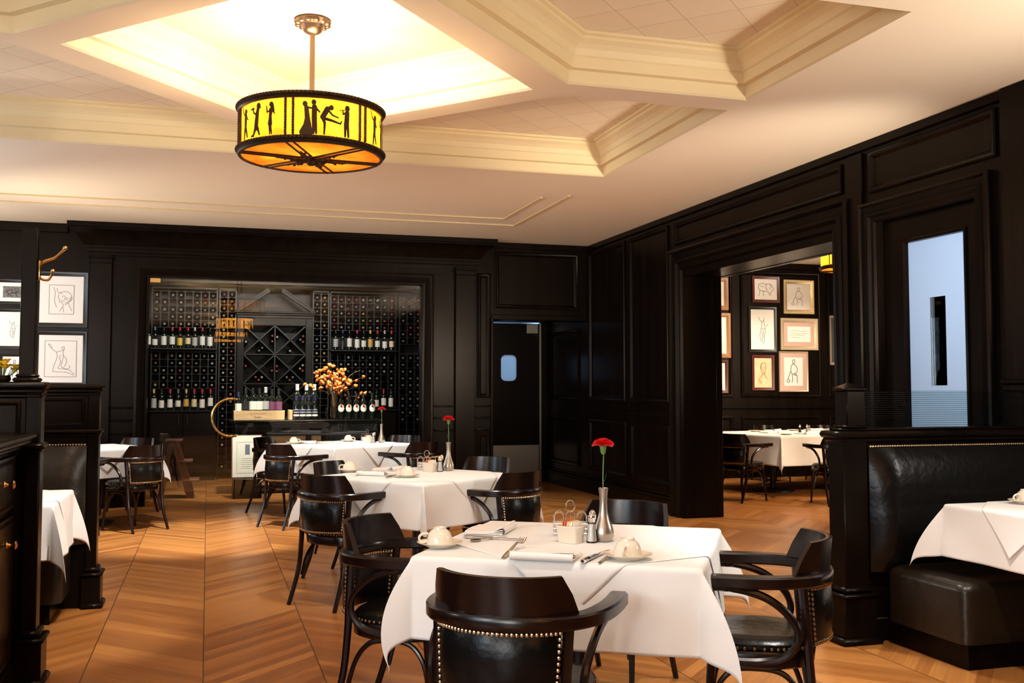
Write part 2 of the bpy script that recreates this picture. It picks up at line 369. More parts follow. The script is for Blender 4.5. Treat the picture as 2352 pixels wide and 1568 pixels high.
def rect(w_, h_, b=.004):
    a, c = w_ / 2, h_ / 2
    return [(-a + b, -c), (a - b, -c), (a, -c + b), (a, c - b), (a - b, c), (-a + b, c), (-a, c - b), (-a, -c + b)]
def circ(r, n=8): return [(r * math.cos(2 * PI * i / n), r * math.sin(2 * PI * i / n)) for i in range(n)]

# ------------------------------------------------------------------ the rooms
CZ = 3.135                                          # ceiling height
XW = 4.65                                           # right wall face
YB = 12.1                                           # back wall face
def struct(o): o['kind'] = 'structure'; return o
B().box(-3.6, 10.6, -6.2, 15.9, -.1, 0).obj('floor', 'floor', kind='structure')
INNER = [(.55, 4.38), (1.88, 5.83), (.55, 7.30), (-.78, 5.77)]
COF = [[(2.04, 5.66), (.5, 4.08), (3.25, 4.08), (3.25, 5.66)][::-1],
       [(2.08, 5.90), (3.25, 5.90), (3.25, 8.08), (.69, 8.08), (.69, 7.43)],
       [(-1.0, 5.86), (.41, 7.43), (.41, 8.08), (-2.15, 8.08), (-2.15, 5.86)],
       [(-.98, 5.66), (-2.15, 5.66), (-2.15, 4.08), (.6, 4.08)]]
def ccw(p):
    a = sum(p[i - 1][0] * p[i][1] - p[i][0] * p[i - 1][1] for i in range(len(p)))
    return p if a > 0 else p[::-1]
def inset(p, d):
    out = []; n = len(p)
    for i in range(n):
        a, b, c = Vector(p[i - 1]), Vector(p[i]), Vector(p[(i + 1) % n])
        e1 = (b - a).normalized(); e2 = (c - b).normalized(); n1 = Vector((-e1.y, e1.x)); n2 = Vector((-e2.y, e2.x))
        k = n1 + n2; out.append(tuple(b + k * (d / max(.15, k.dot(n1)))))
    return out
holes = [ccw(INNER)] + [ccw(c) for c in COF]
outer = [(-3.6, -6.2), (XW, -6.2), (XW, YB), (-3.6, YB)]
polys = [[Vector((x, y, 0)) for x, y in outer]] + [[Vector((x, y, 0)) for x, y in h] for h in holes]
flat = [v for p in polys for v in p]
tri = geometry.tessellate_polygon(polys)
c = B(); c.add([(v.x, v.y, CZ) for v in flat], [tuple(t) for t in tri]); c.obj('ceiling', 'ceil', kind='structure', smooth=False)
PROF = [(0, 0), (.012, .012), (.012, .085), (.05, .09), (.05, .155), (.062, .165), (.075, .20), (.10, .225), (.13, .245), (.13, .262), (.15, .27), (.15, .285)]
for i, h in enumerate(holes):
    b = B(); lp = [[(x, y, CZ + z) for x, y in inset(h, d)] for d, z in PROF]
    b.loops(lp, True, False, False); o = b.obj('trim_%d' % (i + 1), 'diamond' if i == 0 else 'coffer', kind='structure', smooth=False)
    t = B(); t.poly([(x, y, CZ + .285) for x, y in inset(h, .148)]); t.obj('ceiling_panel', 'diamond' if i == 0 else 'tiles', parent=o, smooth=False)
b = B()
for y in (10.35, 10.75):
    x1 = 3.03 if y < 10.5 else 3.26
    b.box(-3.59, x1, y, y + .022, CZ - .012, CZ + .002)
    b.box(x1 - .022, x1, 8.95 if y > 10.5 else 9.1, y, CZ - .012, CZ + .002)
M['line'] = mat('ochre_ceiling_line', (.66, .50, .27), .6); b.obj('trim_6', 'line', kind='structure', smooth=False)

b = B()
for y0, y1, z0 in ((-6.2, 5.22, 0), (5.22, 6.28, 2.555), (6.28, 6.77, 0), (6.77, 9.42, 2.47), (9.42, 13.85, 0)):
    b.box(XW, XW + .38, y0, y1, z0, CZ + .1)
b.obj('wall_right', 'wood', kind='structure')
b = B()
for x0, x1, z0 in ((-3.7, -.655, 0), (-.655, 2.485, 2.575), (2.485, 3.364, 0), (3.364, XW, 2.17)):
    b.box(x0, x1, YB, YB + .2, z0, CZ + .1)
b.obj('wall_back', 'wood', kind='structure')
B().box(-3.7, -3.6, -6.2, YB + .2, 0, CZ + .1).obj('wall_left', 'wood', kind='structure')
B().box(-3.7, XW, -6.3, -6.2, 0, CZ + .1).obj('wall_front', 'wood', kind='structure')
# kitchen passage
b = B(); b.box(3.30, 3.364, YB + .2, 13.75, 0, 2.4); b.box(3.30, 3.40, 13.75, 13.85, 0, 2.4); b.box(4.56, XW, 13.75, 13.85, 0, 2.4); b.box(3.30, XW, 13.75, 13.85, 2.262, 2.7); b.box(3.3, XW, YB + .2, 13.75, 2.4, 2.5)
b.obj('wall_passage', 'wood', kind='structure')
b = B(); b.box(3.30, 4.9, 15.85, 15.95, 0, 3); b.box(4.9, 5.0, 13.85, 15.95, 0, 3); b.box(3.30, 4.9, 13.85, 15.85, 2.9, 3.0); b.box(3.30, 3.34, 13.85, 15.85, 0, 2.9)
b.obj('wall_kitchen', 'greywall', kind='structure')
# cellar shell
b = B(); b.box(-2.3, -2.2, YB + .2, 15.9, 0, 3.1); b.box(3.22, 3.30, YB + .2, 15.9, 0, 3.1); b.box(-2.2, 3.3, 15.85, 15.95, 0, 3.1); b.box(-2.2, 3.22, YB + .2, 15.85, 2.98, 3.1)
b.obj('wall_cellar', 'cabwood', kind='structure')
# side room
b = B(); b.box(5.03, 10.6, 13.5, 13.6, 0, 3.3); b.box(10.5, 10.6, 6.75, 13.5, 0, 3.3); b.box(5.03, 10.6, 6.62, 6.75, 0, 3.3)
b.obj('wall_side_room', 'wood', kind='structure')
B().box(5.03, 10.5, 6.75, 13.5, 3.215, 3.3).obj('ceiling_side_room', 'ceil', kind='structure')
# hall behind the frosted door
b = B(); b.box(5.03, 6.7, 4.0, 4.1, 0, 2.9); b.box(6.6, 6.7, 4.1, 6.62, 0, 2.9); b.box(5.03, 6.6, 4.1, 6.62, 2.8, 2.9); b.box(5.03, 6.6, 6.58, 6.618, 0, 2.8)
b.obj('wall_hall', 'darkwall', kind='structure')

# ---- panelling on the right wall: u = Y, v = Z, h = out of the wall
fr = lambda u, v, h: (XW - h, u, v)
fb = lambda u, v, h: (u, YB - h, v)
PM = [(0, 0), (0, .018), (.012, .026), (.024, .020), (.034, .022), (.05, .004), (.055, 0)]
b = B()
for u0, u1, v0, v1 in ((10.9, 12.07, 1.17, 3.04), (9.74, 10.77, 1.17, 3.04), (10.88, 12.07, .30, .93), (9.72, 10.76, .30, .93), (6.66, 9.58, 2.80, 3.03),
                       (5.07, 6.33, 2.74, 3.045), (2.9, 4.90, 1.40, 3.03), (.5, 2.7, 1.40, 3.03), (12.45, 13.6, 1.17, 2.1), (12.45, 13.6, .3, .93)):
    b.rframe(fr, u0, u1, v0, v1, PM)
b.obj('trim_7', 'wood', kind='structure')
b = B()
for y0, y1 in ((-6.19, 5.0),): b.box(XW - .05, XW, y0, y1, 0, CZ - .001, .006)
b.box(XW - .03, XW, 6.40, 6.60, 0, 3.06, .004)
b.box(XW - .085, XW - .04, -6.19, 5.02, 1.335, 1.365, .008); b.box(XW - .07, XW - .04, -6.19, 5.01, 1.29, 1.335, .008)
b.box(XW - .03, XW, 5.0, YB - .001, 3.075, CZ - .001, .004)
for y0, y1 in ((9.64, 13.70), (6.42, 6.60)):
    b.box(XW - .035, XW, y0, y1, .0, .15, .006); b.box(XW - .05, XW, y0, y1, .15, .185, .012); b.box(XW - .022, XW, y0, y1, .185, .215, .01)
b.box(XW - .02, XW, 9.64, YB - .01, 1.02, 1.05, .008)
b.obj('trim_8', 'wood', kind='structure')
def uframe(b, f, u0, u1, v1, prof, v0=0):
    lp = [[f(u0 + i, v0, h), f(u0 + i, v1 - i, h), f(u1 - i, v1 - i, h), f(u1 - i, v0, h)] for i, h in prof]
    b.loops(lp, False)
CAS = [(0, 0), (0, .06), (.02, .068), (.035, .06), (.045, .035), (.10, .03), (.112, .048), (.135, .05), (.15, .03), (.16, .018), (.20, .018), (.212, .03), (.222, 0)]
b = B(); uframe(b, fr, 6.56, 9.64, 2.745, CAS)
# jamb lining
b.box(XW - .002, XW + .40, 9.405, 9.42, 0, 2.47); b.box(XW - .002, XW + .40, 6.77, 6.785, 0, 2.47); b.box(XW - .002, XW + .40, 6.785, 9.405, 2.455, 2.47)
b.box(XW + .36, XW + .43, 9.40, 9.50, 0, 2.55, .006); b.box(XW + .36, XW + .43, 6.76, 9.50, 2.45, 2.55, .006)
b.obj('trim_9', 'wood', kind='structure')
CAS2 = [(0, 0), (0, .05), (.02, .056), (.03, .035), (.07, .03), (.08, .045), (.1, .042), (.115, .022), (.14, .02), (.15, 0)]
b = B(); uframe(b, fr, 5.12, 6.42, 2.665, CAS2)
b.box(XW - .001, XW + .37, 6.265, 6.28, 0, 2.555); b.box(XW - .001, XW + .37, 5.22, 5.235, 0, 2.555); b.box(XW - .001, XW + .37, 5.235, 6.265, 2.54, 2.555)
b.obj('trim_10', 'wood', kind='structure')

# ---- cellar portal on the back wall
b = B(); CAP = [(0, 0), (0, .05), (.03, .056), (.05, .05), (.10, .03), (.115, .012), (.132, .012), (.135, 0)]
uframe(b, fb, -.79, 2.62, 2.71, CAP)
for x0, x1 in ((-1.27, -1.04), (2.89, 3.13)):
    b.box(x0, x1, YB - .06, YB, 0, 2.80, .004); b.box(x0 - .02, x1 + .02, YB - .08, YB, 2.755, 2.775, .006); b.box(x0 - .012, x1 + .012, YB - .072, YB, 2.70, 2.715, .005)
    b.box(x0 - .03, x1 + .03, YB - .09, YB, 0, .16, .008)
for x0, x1 in ((-1.03, -.80), (2.63, 2.88), (3.15, 3.35)):
    for z in (.80, .95, 1.09): b.box(x0, x1, YB - .03, YB, z, z + .022, .008)
b.obj('trim_11', 'wood', kind='structure')
b = B()
CP = [(0, 2.80), (.05, 2.80), (.05, 2.825), (.075, 2.83), (.075, 2.87), (.085, 2.875), (.085, 2.90), (.10, 2.915), (.13, 2.95), (.175, 3.0), (.23, 3.045), (.26, 3.06), (.26, 3.075), (.28, 3.08), (.28, CZ - .001), (0, CZ - .001)]
b.loops([[(-1.25 - h * .85, YB - h, z) for h, z in CP], [(3.115 + h * .88, YB - h, z) for h, z in CP]], True, True, True)
b.obj('trim_12', 'wood', kind='structure', ang=25)
b = B()
for u0, u1, v0, v1 in ((3.40, 4.50, 2.31, 3.02), (3.17, 3.34, 1.2, 2.74), (3.17, 3.34, .3, .78), (-3.4, -2.35, .35, 1.0), (-3.4, -2.35, 1.2, 3.0)):
    b.rframe(fb, u0, u1, v0, v1, PM)
b.box(-3.59, -1.5, YB - .035, YB, 3.03, CZ - .001, .008); b.box(3.37, XW - .03, YB - .03, YB, 3.06, CZ - .001, .006); b.box(-3.59, -1.3, YB - .03, YB, 0, .16, .008)
b.box(3.345, 3.38, YB - .02, YB, 0, 2.2, .006); b.box(3.36, XW - .02, YB - .02, YB, 2.17, 2.235, .008)
b.obj('trim_13', 'wood', kind='structure')
# side room panelling
f2 = lambda u, v, h: (u, 13.5 - h, v)
b = B()
for u0, u1 in ((5.2, 7.46), (7.60, 8.96), (9.10, 10.4)):
    b.rframe(f2, u0, u1, 1.19, 3.08, PM); b.rframe(f2, u0, u1, .28, .91, PM)
b.box(5.04, 10.49, 13.46, 13.5, 0, .15, .008); b.box(5.04, 10.49, 13.47, 13.5, 1.02, 1.05, .008); b.box(5.04, 10.49, 13.46, 13.5, 3.12, 3.215, .008)
b.obj('trim_14', 'wood', kind='structure')
b = B(); b.box(-2.19, 3.21, 15.0, 15.35, 2.80, 2.98, .02); b.box(-2.19, 3.21, 14.96, 15.0, 2.87, 2.98, .015)
b.obj('trim_15', 'cabwood', kind='structure')

# ------------------------------------------------------------------ doors
# cellar glass: hinged door and two fixed panes
d = bpy.data.objects.new('door_1', None); COL.objects.link(d); d.location = (-.17, YB + .06, 0); struct(d)
B().box(-.475, .475, -.005, .005, .012, 2.57).obj('glass_pane', 'glass', d, smooth=False)
pts = [(.435 + .215 * math.cos(R(a)), -.06, .985 + .215 * math.sin(R(a))) for a in range(75, 286, 7)]
h = B().tube([(pts[0][0], -.002, pts[0][2])] + pts + [(pts[-1][0], -.002, pts[-1][2])], .0155, 10)
for a in (88, 100, 260, 272): h.ball((.435 + .215 * math.cos(R(a)), -.06, .985 + .215 * math.sin(R(a))), .021, 10, 6)
o = h.obj('door_handle', 'brass', d); o['label'] = 'polished brass C shaped pull handle'
B().box(-.475, -.36, -.02, .02, 2.515, 2.568, .003).obj('hinge_plate', 'brass', d)
B().box(-.475, -.36, -.02, .02, .006, .05, .003).obj('hinge_plate', 'brass', d)
for i, (x0, x1) in enumerate(((.315, 1.40), (1.405, 2.485))):
    o = B().box(x0, x1, YB + .055, YB + .065, .004, 2.574).obj('window_%d' % (i + 1), 'glass', kind='structure', smooth=False)
# kitchen door with porthole and kick plate
d = bpy.data.objects.new('door_2', None); COL.objects.link(d); d.location = (3.975, 13.80, 0); struct(d)
# leaf with a rounded porthole
def rrect(cx, cz, w_, h_, r, n=5):
    out = []
    for ax, az, s0 in ((1, 1, 0), (-1, 1, 90), (-1, -1, 180), (1, -1, 270)):
        for i in range(n + 1):
            a = R(s0 + 90 * i / n); out.append((cx + ax * (w_ / 2 - r) + r * math.cos(a), cz + az * (h_ / 2 - r) + r * math.sin(a)))
    return out
hole = rrect(.105, 1.61, .235, .37, .07)
b = B()
ol = [(-.57, .01), (.555, .01), (.555, 2.24), (-.57, 2.24)]
ps = [[Vector((x, z, 0)) for x, z in ol], [Vector((x, z, 0)) for x, z in hole]]
fl_ = [v for p in ps for v in p]; tr = geometry.tessellate_polygon(ps)
for y in (-.02, .02): b.add([(v.x, y, v.y) for v in fl_], [tuple(t) for t in tr])
b.loops([[(x, -.02, z) for x, z in hole], [(x, .02, z) for x, z in hole]], True, False, False)
b.loops([[(x, -.02, z) for x, z in ol], [(x, .02, z) for x, z in ol]], True, False, False)
b.obj('door_leaf', 'wood', d, smooth=False)
b = B(); b.loops([[(.105 + (x - .105) * k, y, 1.61 + (z - 1.61) * k) for x, z in hole] for k, y in ((1.1, -.02), (1.1, -.028), (1.0, -.028), (1, -.02))], True, False, False)
b.obj('porthole_rim', 'wood', d)
B().prism(hole, lambda u, v, h_: (u, h_, v), -.003, .003).obj('porthole_glass', 'frost', d, smooth=False)
b = B().box(-.57, .55, -.024, -.02, .02, .52, .001)
for x in (-.5, -.3, -.1, .1, .3, .5): b.ball((x, -.024, .50), .007, 6, 4)
b.obj('kick_plate', 'steel', d)
B().box(.36, .535, -.045, -.02, 2.10, 2.235, .004).obj('door_closer', 'steel', d)
B().box(.561, .584, -.03, .03, 0, 2.25).obj('door_edge', 'steel', d)
# frosted glass door on the right wall
d = bpy.data.objects.new('door_3', None); COL.objects.link(d); d.location = (XW + .075, 5.75, 0); struct(d)
b = B(); b.box(-.022, .022, -.51, -.31, .01, 2.535); b.box(-.022, .022, .27, .51, .01, 2.535); b.box(-.022, .022, -.31, .27, 2.335, 2.535); b.box(-.022, .022, -.31, .27, .01, .45)
b.obj('door_leaf', 'wood', d)
fd = lambda u, v, h: (-.022 - h, u, v)
B().rframe(fd, -.335, .295, .425, 2.36, [(0, 0), (0, .012), (.012, .018), (.025, .010), (.028, -.015)]).obj('glazing_bead', 'wood', d)
b = B(); ol = [(-.31, .45), (.27, .45), (.27, 2.335), (-.31, 2.335)]; hole = [(-.095, 1.33), (.055, 1.33), (.055, 1.93), (-.095, 1.93)]
ps = [[Vector((x, z, 0)) for x, z in ol], [Vector((x, z, 0)) for x, z in hole]]; fl_ = [v for p in ps for v in p]; tr = geometry.tessellate_polygon(ps)
b.add([(0, v.x, v.y) for v in fl_], [tuple(t) for t in tr])
b.obj('frosted_pane', 'frost', d, smooth=False)
B().box(-.004, .004, -.095, .055, 1.33, 1.93).obj('clear_pane', 'clearglass', d, smooth=False)
for z0, z1 in ((1.905, 2.135), (2.235, 2.46)):
    b = B().box(-.035, -.022, -.51, -.485, z0, z1, .002); b.tube([(-.062, -.50, z0 - .012), (-.062, -.50, z1 + .012)], .011, 10); b.box(-.062, -.03, -.502, -.498, z0, z1)
    o = b.obj('hinge', 'brass', d); o['label'] = 'tall brass hinge'
# pale door frame seen in the hall
B().box(5.33, 5.43, 6.54, 6.575, 0, 1.57, .004).obj('trim_16', 'paper', kind='structure')

# ------------------------------------------------------------------ bentwood armchair
def arm_path():
    h = [(.272, .235), (.284, .12), (.286, .0), (.268, -.11), (.212, -.205), (.115, -.265)]
    return cat_rom([(x, y, .662) for x, y in h] + [(0, -.284, .662)] + [(-x, y, .662) for x, y in h[::-1]], 5)
def arc_pt(s, z=0, out=0):                       # s in [-1,1] round the back, 0 = middle
    a = s * R(68); r = .272 + out
    return (r * 1.0 * math.sin(a), -.284 + (.272) - r * math.cos(a) * 1.0 , z)
def build_chair():
    t = thing('armchair', 'x', 'chair')
    # seat
    def outline(k, z, n=36):
        o = []
        for i in range(n):
            a = 2 * PI * i / n; cx_, sy_ = math.cos(a), math.sin(a)
            o.append((.238 * k * math.copysign(abs(cx_) ** .72, cx_), (.235 * (k if sy_ > 0 else k)) * math.copysign(abs(sy_) ** .8, sy_) + .005, z))
        return o
    B().loops([outline(.95, .365), outline(1, .372), outline(1.02, .415), outline(1.0, .424), outline(.8, .424)], True, True, True).obj('seat_frame', 'chairwood', t)
    seat = B().loops([outline(.97, .422), outline(1.0, .432), outline(.99, .446), outline(.93, .458), outline(.75, .464), outline(.45, .458), outline(.15, .455)], True, True, True).obj('seat', 'leather', t)
    b = B()
    for i in range(64):
        a = 2 * PI * i / 64; cx_, sy_ = math.cos(a), math.sin(a)
        b.ball((.240 * math.copysign(abs(cx_) ** .72, cx_), .237 * math.copysign(abs(sy_) ** .8, sy_) + .005, .433), .0058, 6, 4)
    b.obj('nailhead_trim', 'nail', seat, kind='stuff')
    # arm rail, flat and continuous
    P = arm_path(); n = len(P)
    sc_ = []
    for i in range(n):
        e = min(i, n - 1 - i) / (n / 2); k = 1.12 if e < .35 else 1.12 - .3 * min(1, (e - .35) / .4)
        if min(i, n - 1 - i) == 0: k *= .8
        sc_.append((k, 1))
    B().sweep(P, rect(.060, .040, .006), (0, 0, 1), sc_).obj('arm_rail', 'chairwood', t)
    # crest board on the rail
    lp = []
    for i in range(25):
        s = -1 + i / 12.0; lo = s * .90; hi = s * .69; mid = s * .81
        lp.append([arc_pt(lo, .680, .012), arc_pt(mid, .735, .016), arc_pt(hi, .788, .022), arc_pt(hi, .790, .012), arc_pt(hi, .788, -.002), arc_pt(mid, .735, -.008), arc_pt(lo, .680, -.014)])
    B().loops(lp, True, True, True).obj('crest_rail', 'chairwood', t)
    # padded back with nails both sides
    lp = []
    for i in range(19):
        s = -.70 + 1.40 * i / 18; e = 1 - abs(s) / .70; q = .012 * min(1, e * 6)
        lo = s * .93
        lp.append([arc_pt(lo, .440, .004), arc_pt(lo, .455, .008 + q * .6), arc_pt(s, .55, .010 + q), arc_pt(s, .632, .006 + q * .6), arc_pt(s, .644, .004),
                   arc_pt(s, .644, -.010), arc_pt(s, .632, -.014 - q * .5), arc_pt(s, .55, -.016 - q), arc_pt(lo, .455, -.012 - q * .5), arc_pt(lo, .440, -.010)])
    bp = B().loops(lp, True, True, True).obj('back_panel', 'leather', t)
    b = B()
    for side in (.014, -.020):
        N = 30
        for i in range(N + 1):
            s = -.68 + 1.36 * i / N
            b.ball(arc_pt(s, .634, side), .0066, 6, 4)
            if side > 0: b.ball(arc_pt(s * .93, .452, side), .0066, 6, 4)
        for k in range(1, 11):
            z = .452 + (.634 - .452) * k / 11; w_ = .68 * (.93 + .07 * k / 11)
            for sg in (-1, 1): b.ball(arc_pt(sg * w_, z, side), .0066, 6, 4)
    b.obj('nailhead_trim', 'nail', bp, kind='stuff')
    # legs
    for sx in (-1, 1):
        B().tube(cat_rom([(sx * .222, -.178, .648), (sx * .216, -.19, .5), (sx * .212, -.198, .38), (sx * .212, -.225, .2), (sx * .218, -.305, .001)], 5), .0195, 8, r2=.0145).obj('leg', 'chairwood', t)
    for sx in (-1, 1):
        B().tube([(sx * .188, .165, .385), (sx * .195, .182, .2), (sx * .203, .205, .001)], .0185, 8, r2=.0125).obj('leg', 'chairwood', t)
    # bentwood arm supports and leg hoops
    for sx in (-1, 1):
        B().tube(cat_rom([(sx * .272, .165, .641), (sx * .275, .06, .636), (sx * .274, -.05, .605), (sx * .268, -.135, .54), (sx * .262, -.155, .475), (sx * .254, -.115, .42), (sx * .246, -.03, .395), (sx * .243, .09, .392)], 5), .0145, 8).obj('arm_support', 'chairwood', t)
        B().tube(cat_rom([(sx * .188, .176, .17), (sx * .186, .15, .28), (sx * .184, .09, .345), (sx * .186, -.0, .358), (sx * .19, -.10, .345), (sx * .196, -.165, .28), (sx * .2, -.205, .17)], 5), .0105, 8).obj('hoop_brace', 'chairwood', t)
    B().tube(cat_rom([(-.178, .172, .17), (-.15, .165, .28), (-.09, .158, .345), (0, .155, .358), (.09, .158, .345), (.15, .165, .28), (.178, .172, .17)], 5), .0105, 8).obj('hoop_brace', 'chairwood', t)
    return t
chair0 = build_chair()
for ch in list(chair0.children_recursive): ch.data.transform(Matrix.Diagonal((.89, .88, 1, 1)))
CHAIRS = [  # x, y, turn, label, group
    (.905, 2.92, -38, 'black leather armchair nearest the viewer, studded back turned to us, front table', 'armchairs round the front table'),
    (1.875, 3.255, 61, 'black leather armchair seen side on at the right of the front table', 'armchairs round the front table'),
    (.775, 3.97, -126, 'black leather armchair tucked under the left side of the front table', 'armchairs round the front table'),
    (1.72, 4.22, 132, 'armchair behind the front table, only its rounded crest showing by the pewter vase', 'armchairs round the front table'),
    (.82, 6.36, -52, 'armchair with studded back on the aisle side of the middle table', 'armchairs round the middle table'),
    (1.80, 6.30, 35, 'armchair with studded back at the right front of the middle table', 'armchairs round the middle table'),
    (.98, 7.20, -128, 'armchair behind the middle table, its crest rising behind the left cup', 'armchairs round the middle table'),
    (1.92, 7.38, 130, 'armchair behind the middle table at the right, in front of the kitchen door', 'armchairs round the middle table'),
    (.80, 9.98, -56, 'armchair with studded back at the left front of the table by the glass', 'armchairs round the cellar table'),
    (1.97, 10.08, 32, 'armchair at the right front of the table by the glass wall', 'armchairs round the cellar table'),
    (.74, 11.2, -122, 'armchair at the far left of the table by the glass wall', 'armchairs round the cellar table'),
    (2.02, 11.2, 140, 'armchair at the far right of the table by the glass wall', 'armchairs round the cellar table'),
    (-.66, 10.16, 42, 'armchair with studded back at the left table, its outer side on the aisle', 'armchairs round the left table'),
    (-.80, 11.40, 146, 'armchair behind the left table against the dark portal', 'armchairs round the left table'),
    (-1.16, 9.75, -30, 'armchair half hidden behind the far booth divider at the left table', 'armchairs round the left table'),
    (6.06, 10.72, -70, 'armchair at the left front of the side room table, whole back visible', 'armchairs in the side room'),
    (6.86, 10.12, -6, 'armchair at the right front of the side room table, beside the door jamb', 'armchairs in the side room'),
    (5.95, 11.75, -88, 'armchair mostly behind the left door jamb at the side room table', 'armchairs in the side room'),
    (7.75, 12.90, 176, 'armchair at the back of the side room table behind the shakers', 'armchairs in the side room'),
    (8.55, 12.72, 185, 'armchair at the back of the side room table, middle crest', 'armchairs in the side room'),
    (8.72, 11.75, 195, 'armchair at the back right of the side room table', 'armchairs in the side room'),
]
for i, (x, y, a, lab, g) in enumerate(CHAIRS):
    if i == 0:
        chair0.location = (x, y, 0); chair0.rotation_euler = (0, 0, R(a)); chair0['label'] = lab; chair0['group'] = g
    else: dup(chair0, (x, y, 0), R(a), lab, g)

# ------------------------------------------------------------------ tables and cloths
def table(loc, rz, sx, sy, label, group=None, z=.738, ped=((0, 0),)):
    t = thing('dining_table', label, 'table', (loc[0], loc[1], 0), rz, group)
    B().box(-sx / 2, sx / 2, -sy / 2, sy / 2, z - .028, z, .006).obj('tabletop', 'cabwood', t)
    for px, py in ped:
        B().lathe([(.045, .03), (.04, .06), (.038, z - .06), (.06, z - .03)], 16, (px, py, 0)).obj('column', 'rackwood', t)
        B().lathe([(.27, 0), (.275, .008), (.27, .018), (.12, .03), (.05, .045)], 28, (px, py, 0)).obj('base', 'rackwood', t)
    return t
def drape(name, loc, rz, sx, sy, cw, cd, z, label, group, turn=0, off=(0, 0), key='cloth', fl0=.10, fl1=.58, seed=1, n=160, grow=0, curl=.3):
    hx, hy = sx / 2 + grow, sy / 2 + grow; rnd = random.Random(seed); ph = [rnd.uniform(0, 6.28) for _ in range(8)]; rc = .014
    ct, st = math.cos(turn), math.sin(turn)
    def mp(a, bb):
        u = ct * a - st * bb + off[0]; v = st * a + ct * bb + off[1]
        qx = max(-hx, min(hx, u)); qy = max(-hy, min(hy, v)); dx, dy = u - qx, v - qy; r = math.hypot(dx, dy)
        zz = z + .0006 * math.sin(9 * u + ph[0]) * math.sin(8 * v + ph[1])
        if r < 1e-6: return (u, v, zz)
        if abs(dy) < 1e-9 or abs(dx) < 1e-9:
            nx, ny = (math.copysign(1, dx), 0) if abs(dy) < 1e-9 else (0, math.copysign(1, dy)); s_ = v if ny == 0 else u
            hh = hy if ny == 0 else hx
            end = 1 - min(1, (hh - abs(s_)) / (hh * .55)); end = max(0, end) ** 2
            k = ph[2 + (0 if nx > 0 else 1 if nx < 0 else 2 if ny > 0 else 3)]
            fl = fl0 + .05 * math.sin(7 * s_ + k) * min(1, r / .2) + .03 * math.sin(15 * s_ + 2 * k) * min(1, r / .2) - .06 * end
        else:
            tt = (math.atan2(abs(dy), abs(dx)) - PI / 4) / (PI / 4)
            q = math.copysign(abs(tt) ** 2.2, tt); psi = PI / 4 * (1 + q)
            wd = 1 - abs(tt); wd = wd * wd * (3 - 2 * wd)
            fl = fl0 - .06 * (1 - wd) + fl1 * wd
            k = ph[6] + math.copysign(1, dx) + 2 * math.copysign(1, dy)
            psi += .12 * wd * math.sin(k * 2.1)
            nx, ny = math.copysign(math.cos(psi), dx), math.copysign(math.sin(psi), dy)
        if abs(dy) > 1e-9 and abs(dx) > 1e-9: fl = fl - fl1 * wd * (curl if dx < 0 else min(curl, .4)) * min(1, r / (1.35 * max((cw - sx), (cd - sy)) / 2)) ** 2
        if r < rc * PI / 2: o = rc * math.sin(r / rc); dn = rc * (1 - math.cos(r / rc))
        else:
            r2 = r - rc * PI / 2; o = rc + r2 * math.sin(fl); dn = rc + r2 * math.cos(fl)
        return (qx + nx * o, qy + ny * o, zz - dn)
    b = B(); vs = [mp(-cw / 2 + cw * i / n, -cd / 2 + cd * j / n) for i in range(n + 1) for j in range(n + 1)]
    b.add(vs, [(i * (n + 1) + j, (i + 1) * (n + 1) + j, (i + 1) * (n + 1) + j + 1, i * (n + 1) + j + 1) for i in range(n) for j in range(n)])
    o = b.obj(name, key, ang=60); o.location = (loc[0], loc[1], 0); o.rotation_euler = (0, 0, rz)
    md = o.modifiers.new('thickness', 'SOLIDIFY'); md.thickness = .0009; md.offset = 1
    return tag(o, label, 'tablecloth', group)
TZ = .738
T1 = ((1.332, 3.571), R(-31.5), .95); T2 = ((1.34, 6.62), R(36), .95); T3 = ((1.36, 10.66), R(31.5), 1.06)
TL = ((-1.13, 10.70), R(28), .95)
for (c_, a_, s_), nm, ov, of_, sd in ((T1, 'front', .93, (.05, -.02), 3), (T2, 'middle', 1.0, (.0, .0), 8), (T3, 'cellar side', 1.06, (0, 0), 5), (TL, 'left', 1.0, (0, 0), 11)):
    where = dict(front='front table', middle='middle table', left='left table behind the booths').get(nm, 'table by the glass wall')
    table(c_, a_, s_, s_, 'square pedestal table under white cloths, ' + where, 'square dining tables')
    drape('tablecloth', c_, a_, s_, s_, s_ + .56, s_ + .56, TZ + .002, 'white tablecloth with hanging corner points on the ' + where, 'white tablecloths', seed=sd, curl=.8 if sd == 3 else .4)
    drape('overlay_cloth', c_, a_, s_, s_, ov, ov, TZ + .0042, 'small white overlay cloth set diagonally on the ' + where, 'white overlay cloths', turn=PI / 4, off=of_, key='overlay', seed=sd + 1, grow=.0026, fl0=.115, n=72)
# right booth table
bc, bs = (3.95, 3.62), (.92, 1.16)
table(bc, 0, bs[0], bs[1], 'booth table under white cloths in front of the black leather bench at the right', 'booth tables')
drape('tablecloth', bc, 0, bs[0], bs[1], bs[0] + .52, bs[1] + .52, TZ + .002, 'white tablecloth hanging over the end of the right booth table', 'white tablecloths', seed=21)
drape('overlay_cloth', bc, 0, bs[0], bs[1], .95, .95, TZ + .0042, 'white overlay cloth with a pointed flap on the right booth table', 'white overlay cloths', turn=PI / 4, off=(.0, .13), key='overlay', seed=23, grow=.0026, fl0=.115)
